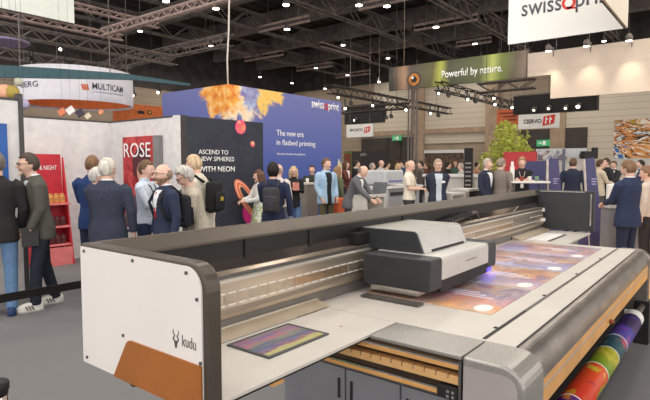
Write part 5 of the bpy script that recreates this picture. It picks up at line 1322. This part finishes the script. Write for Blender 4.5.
# shapes dangling at the far left: cardboard and paper lanterns
for k, (px, py, s, cc, lab) in enumerate(((5, 92, .3, (230,170,140), 'pale salmon paper lantern hanging at the left picture edge'), (12.5, 92, .26, (172,150,70), 'mustard glass lantern hanging at the left, beside the salmon one'), (18.5, 82, .16, (180,180,160), 'pale green small lantern above the mustard one'), (24, 104, .2, (170,160,190), 'lilac paper lantern low beside the mustard one'))):
    c = at_d(px, py, 10.8); o = thing('lantern', lab, 'lantern', c)
    MB().lathe(c-UPZ*s*.5, [(s*.3, 0), (s*.48, s*.25), (s*.5, s*.6), (s*.3, s*.95), (s*.12, s)], 16).build('shade', mat('lantern_%d' % k, cc, .6), o, True)
    MB().tube([c+UPZ*s*.5, Vector((c.x, c.y, 9.6))], .0025, 4).build('cord', M_BLACK, o)
for k, (px, py, s, cc, lab) in enumerate(((62, 112, .16, (222,130,96), 'salmon cardboard tile hanging below the round banner'), (70.5, 110.5, .17, (238,232,226), 'white cardboard tile hanging below the round banner'), (80, 113, .17, (66,58,72), 'dark cardboard tile hanging below the round banner'), (101, 112, .1, (226,150,110), 'small peach cardboard tile hanging below the round banner'), (88, 116, .12, (220,206,180), 'cream cardboard tile hanging below the round banner'))):
    c = at_d(px, py, 12.2); o = thing('hanging_tile', lab, 'decoration', c); m = MB()
    m.obox(c, (RIGHT*.8+UPZ*.6), FWD, (UPZ*.8-RIGHT*.6), s*.5, .02, s*.45); m.build('tile', mat('tile_%d' % k, cc, .6), o)
    MB().tube([c+UPZ*s*.3, Vector((c.x, c.y, 9.6))], .002, 4).build('cord', M_BLACK, o)
# lilac lens of a ring lamp at far left
c = at_d(5, 43, 15); o = thing('ring_canopy', 'lilac round canopy high at the left picture edge', 'canopy', c)
MB().disc(c, (0,0,1), .62, .06, 40).build('canopy', mat('lilac_canopy', (150,136,170), .6), o)
for k in (-.4, .4): MB().tube([(c.x+k, c.y, c.z+.06), (c.x+k, c.y, 9.6)], .012, 5).build('hanging_wire', M_STEEL, o)
# spot lamps on trusses, middle distance
a, b = at_x(320, 88, 20.5), at_x(440, 110, 20.5)
def tr2(p0, p1, D0, label, ht=.3, axis='x'):
    a = at_d(*p0, D0); b = at_y(*p1, a.y) if axis == 'x' else at_x(*p1, a.x); b = Vector((b.x, b.y, a.z)); truss(a, b, label, M_TRUSS2, ht=ht, wd=.25)
    return a, b
def spots(pts, D, lab):
    for k, (px, py, lit) in enumerate(pts):
        c = at_d(px, py, D); o = thing('stage_spot', lab, 'lamp', c, lab)
        MB().tube([c+FWD*.12+UPZ*.04, c, c-FWD*.10-UPZ*.03], [.05,.07,.075], 10).build('housing', M_BLACK, o); MB().disc(c-FWD*.102-UPZ*.031, -FWD-UPZ*.3, .042, .005, 14).build('lens', M_LAMP if lit else M_GROOVE, o)
        MB().tube([c+UPZ*.05, c+UPZ*.32], .02, 6).build('yoke', M_BLACK, o)
tr2((330,93), (450,110.5), 20, 'dark spot lamp truss right of the tall blue wall, descending rightwards')
tr2((335,114), (408,111), 22, 'short dark truss bar level right of the blue wall', .2, 'y')
tr2((438,90), (520,107), 19, 'dark spot lamp truss below the printed banner, descending to the lighting box')
tr2((478,93), (535,85.5), 18.6, 'dark truss rising to the right just under the end of the printed banner', .3, 'y')
spots([(338,97,True),(372.5,105,True),(351,103,False),(374,109,False),(405.5,109.5,True),(430,113,True),(438,115,False),(397,108,False),(386,117,False),(391,116,False)], 20, 'small spot lamp on the dark trusses right of the blue wall')
spots([(438,93,True),(448,95,False),(467,99,True),(475,101,False),(493,98,True),(494,104,True),(511,107,True),(345,108,True)], 19, 'small spot lamp on the dark trusses below the printed banner')
spots([(28,45,False),(62,49,True),(30,58,False),(33,62,False),(65,62,False),(110,60,False),(118,66,False)], 16, 'small spot lamp on the dark trusses at the top left')
spots([(134,95,True),(159,92,True)], 18, 'bright spot lamp right of the round white banner')
a = at_d(413, 95, 22); o = thing('truss_tower', 'dark upright truss tower right of the small white sign', 'truss', (a.x, a.y, 0))
m = MB(); 
for dx, dy in ((-.13,-.13),(.13,-.13),(.13,.13),(-.13,.13)): m.tube([(a.x+dx, a.y+dy, 0), (a.x+dx, a.y+dy, 5.4)], .035, 6)
for k in range(12): m.tube([(a.x-.13, a.y-.13, .45*k), (a.x+.13, a.y-.13, .45*(k+1))], .02, 5)
m.build('lattice', M_TRUSS, o)
# colourful mosaic picture at the right
t = NT('tangle_picture'); t.set(.6, 0, .3)
v = t.n('ShaderNodeTexVoronoi', feature='F1'); v.inputs['Scale'].default_value = 1.5; t.t.links.new(t.coord((1,1.0,2.4),(0,0,0),(.5,0,0)), v.inputs['Vector'])
a = t.noise(1.1, 3, t.coord((1,.7,2.0),(0,0,0),(.6,0,0)), .5, 2.4)
c_ = t.ramp(a, [(.30, (70,110,170)), (.36, (230,225,215)), (.42, (60,46,44)), (.46, (206,130,70)), (.52, (226,168,110)), (.57, (236,228,216)), (.61, (150,90,50)), (.66, (190,170,60)), (.70, (170,60,60)), (.76, (60,90,70))], 'CONSTANT')
t.base(c_)
r, a_, b_ = sign_x('tangle_picture', 'colourful picture of tangled orange and white ribbons at the right picture edge', 614.5, 120, 668, 158, 22.0, t.m, .1, 'picture', False)
MB().box(22.02, 22.08, b_.y, a_.y, 0, b_.z).build('support_wall', M_PALE, r)
# white glossy stand front with pictures, right of the navy panel
r, a_, b_ = sign_x('glass_stand_wall', 'greyish white stand wall with blue and brown pictures behind the leaning signs', 536, 149, 586, 158, 19.0, M_PALE2, .1, 'exhibition wall', False)
MB().box(19.02, 19.08, b_.y, a_.y, 0, b_.z).build('support_wall', M_PALE, r)
t = NT('small_pictures'); t.set(.4, 0, .4); n_ = t.noise(3, 3, t.coord((1,1,.8)), .5, .6); t.base(t.ramp(n_, [(.35, (70,84,120)), (.5, (206,204,206)), (.58, (130,110,100)), (.7, (90,110,160))]))
for k, (pa, pb) in enumerate(((538, 552), (554, 567))):
    q0, q1 = at_x(pa, 150.5, 18.99), at_x(pb, 160, 18.99); MB().box(18.97, 19.0, q1.y, q0.y, q1.z, q0.z).build('picture', t.m, r)
pa = at_d(564, 150, 16.5); o = MB().box(pa.x-.03, pa.x+.03, pa.y-.04, pa.y+.04, 0, at_d(564, 149, 16.5).z).build('stand_post', mat('post_blue_grey', (92,98,116), .5), None); recentre(o); tagp(o, 'slim blue grey post behind the leaning signs', 'post')
# camera rig silhouette
c = at_d(589, 155, 17); r = thing('camera_rig', 'dark camera like machine head on a stand behind the tall leaning sign', 'machine', (c.x, c.y, 0))
m = MB(); m.obox(c, RIGHT, FWD, UPZ, .22, .15, .12); m.obox(c+RIGHT*.18+UPZ*.16, RIGHT, FWD, UPZ, .07, .1, .08); m.obox(c-RIGHT*.24-UPZ*.02, RIGHT, FWD, UPZ, .06, .06, .06); m.build('head', M_BLACK, r, bevel=.02)
MB().tube([(c.x, c.y, 0), (c.x, c.y, c.z-.1)], .06, 8).build('column', M_GROOVE, r)
r, a_, b_ = sign_x('white_partition', 'white partition and grey counters behind the navy suit at the right', 607, 186, 640, 200, 12.6, M_WHITE, .06, 'exhibition wall', False) if False else (None, None, None)
# grey cabinet and white monitor right of the tall sign
g = at_d(619, 200, 9.4); r = thing('grey_cabinet', 'grey cabinet with slot handle behind the navy suit at the right', 'cabinet', (g.x, g.y, 0))
def fwdbox(m, c, hx, hy, z0, z1): m.obox((c.x, c.y, (z0+z1)/2), RIGHT, FWD, UPZ, hx, hy, (z1-z0)/2); return m
fwdbox(MB(), g, .24, .15, 0, .90).build('body', M_CAB, r); fwdbox(MB(), g, .27, .18, .90, .95).build('top', M_PALE2, r)
q = g-FWD*.155+RIGHT*-.08; fwdbox(MB(), q, .13, .008, .1, .85).build('door', M_CAB, r, bevel=.004); fwdbox(MB(), q-FWD*.008-RIGHT*.02, .012, .004, .55, .75).build('slot_handle', M_BLACK, r)
g2 = g+RIGHT*-.05+FWD*.03; r = thing('white_monitor', 'white box like monitor on the grey cabinet, left of the navy suit', 'monitor', (g2.x, g2.y, .95))
fwdbox(MB(), g2, .15, .05, 1.0, 1.32).build('panel', M_WHITE, r, bevel=.02); fwdbox(MB(), g2, .08, .06, .95, 1.0).build('foot', M_GROOVE, r)
g = at_d(676, 200, 8.6)
r = thing('display_counter', 'grey counter at the right picture edge behind the roll of the printer', 'counter', (g.x, g.y, 0))
fwdbox(MB(), g, .5, .4, 0, 1.12).build('body', M_CAB, r); fwdbox(MB(), g, .52, .42, 1.12, 1.17).build('top', M_PALE2, r)
# wooden floor patch of the neighbouring stand
t = NT('oak_boards'); t.set(.5, 0, .3); x, y, z = t.sep(t.coord()); ln = t.math('FRACT', t.math('MULTIPLY', y, 6)); n_ = t.noise(3, 4, t.coord((.3,4,1)))
t.base(t.mix(t.ramp(ln, [(0, 0.0), (.06, 1.0)]), (150,104,60), t.ramp(n_, [(.3, (206,156,96)), (.7, (232,186,124))])))
o = MB().box(7.3, 12.5, -3.5, 2.6, .0, .012).build('wooden_floor', t.m, None); o['kind'] = 'structure'; o.name = 'floor_boards'
# barrier belt and chrome post
B0, B1 = at_z(-60, 312, .88), at_z(81, 280.5, .90)
yb_ = 3.33
r = thing('barrier_belt', 'dark retractable barrier belt crossing the left aisle towards the white end panel', 'barrier', (.5, yb_, 0))
MB().box(-2.0, 4.2, yb_, yb_+.006, .855, .905).build('belt', M_INNER, r)
for xx in (-2.0, 4.2):
    MB().lathe((xx, yb_, 0), [(.16, 0), (.16, .02), (.03, .05), (.03, .92), (.04, .94), (.04, .98)], 20).build('post', M_CHROME, r, True)
c = at_z(-3, 380, .93)
r = thing('barrier_post', 'chrome barrier post with dark cap at the bottom left picture corner', 'barrier', (c.x, c.y, 0))
MB().lathe((c.x, c.y, 0), [(.16, 0), (.16, .015), (.03, .03), (.03, .88)], 24).build('post', mat('chrome_post', (190,170,160), .12, .95, .02), r, True)
MB().lathe((c.x, c.y, .88), [(.032, 0), (.032, .012), (.036, .018), (.036, .040), (.03, .047), (.012, .05)], 24).build('cap', M_BLACK, r, True)
# ------------------------------------------------------------------ far crowd
rng = random.Random(11)
CROWD = [(346,18,161,'brown'),(356,17,160,'dark'),(372,19,163,'grey'),(381,20,160,'bald'),(387,21,162,'dark'),(398,20,163,'blond'),(403,22,161,'dark'),(421,19,161,'dark'),(426,22,162,'brown'),(448,20,162,'dark'),(455,21,160,'brown'),(461,19,163,'grey'),(477,22,162,'dark'),(614,17,161,'brown'),(641,16,160,'dark')]
hc = dict(brown=(110,80,60), dark=(50,40,36), grey=(170,162,154), bald=(160,130,110), blond=(200,170,120))
tops = [(60,58,62),(120,70,64),(190,186,180),(70,80,110),(44,42,44),(206,160,130),(96,90,84),(80,100,90)]
names_c = ['nearest the blue wall, far back','behind the grey suit, next to the blue wall visitor','left of the pale printer','behind the pale printer, left end','behind the middle of the pale printer','behind the right end of the pale printer','just left of the cream shirt, far back','just right of the cream shirt, far back','left of the navy blazer, far back','right behind the navy blazer','farther right of the navy blazer','left of the black banner display','right of the black banner display','left of the navy suit at the right','right of the navy suit head, far back']
cname = {(60,58,62):'charcoal',(120,70,64):'rust red',(190,186,180):'pale grey',(70,80,110):'slate blue',(44,42,44):'black',(206,160,130):'peach',(96,90,84):'taupe',(80,100,90):'grey green'}
for i, (px, D, tp, hk) in enumerate(CROWD):
    ct = tops[(i*3+1) % len(tops)]
    person('%s haired visitor in %s top %s' % (hk if hk != 'bald' else 'thin', cname[ct], names_c[i]), px, D, tp, rng.choice((-80,-30,20,60,100,160)), ct, (60,60,66), hair='bald' if hk == 'bald' else ('long' if i in (0,5,10) else 'short'), c_hair=hc[hk], female=i in (0,5,10), voxel=.016, front=rng.choice((None,'shirt','suit')), L=rng.choice(('down','phone')), RH=rng.choice(('down','phone','pocket')))
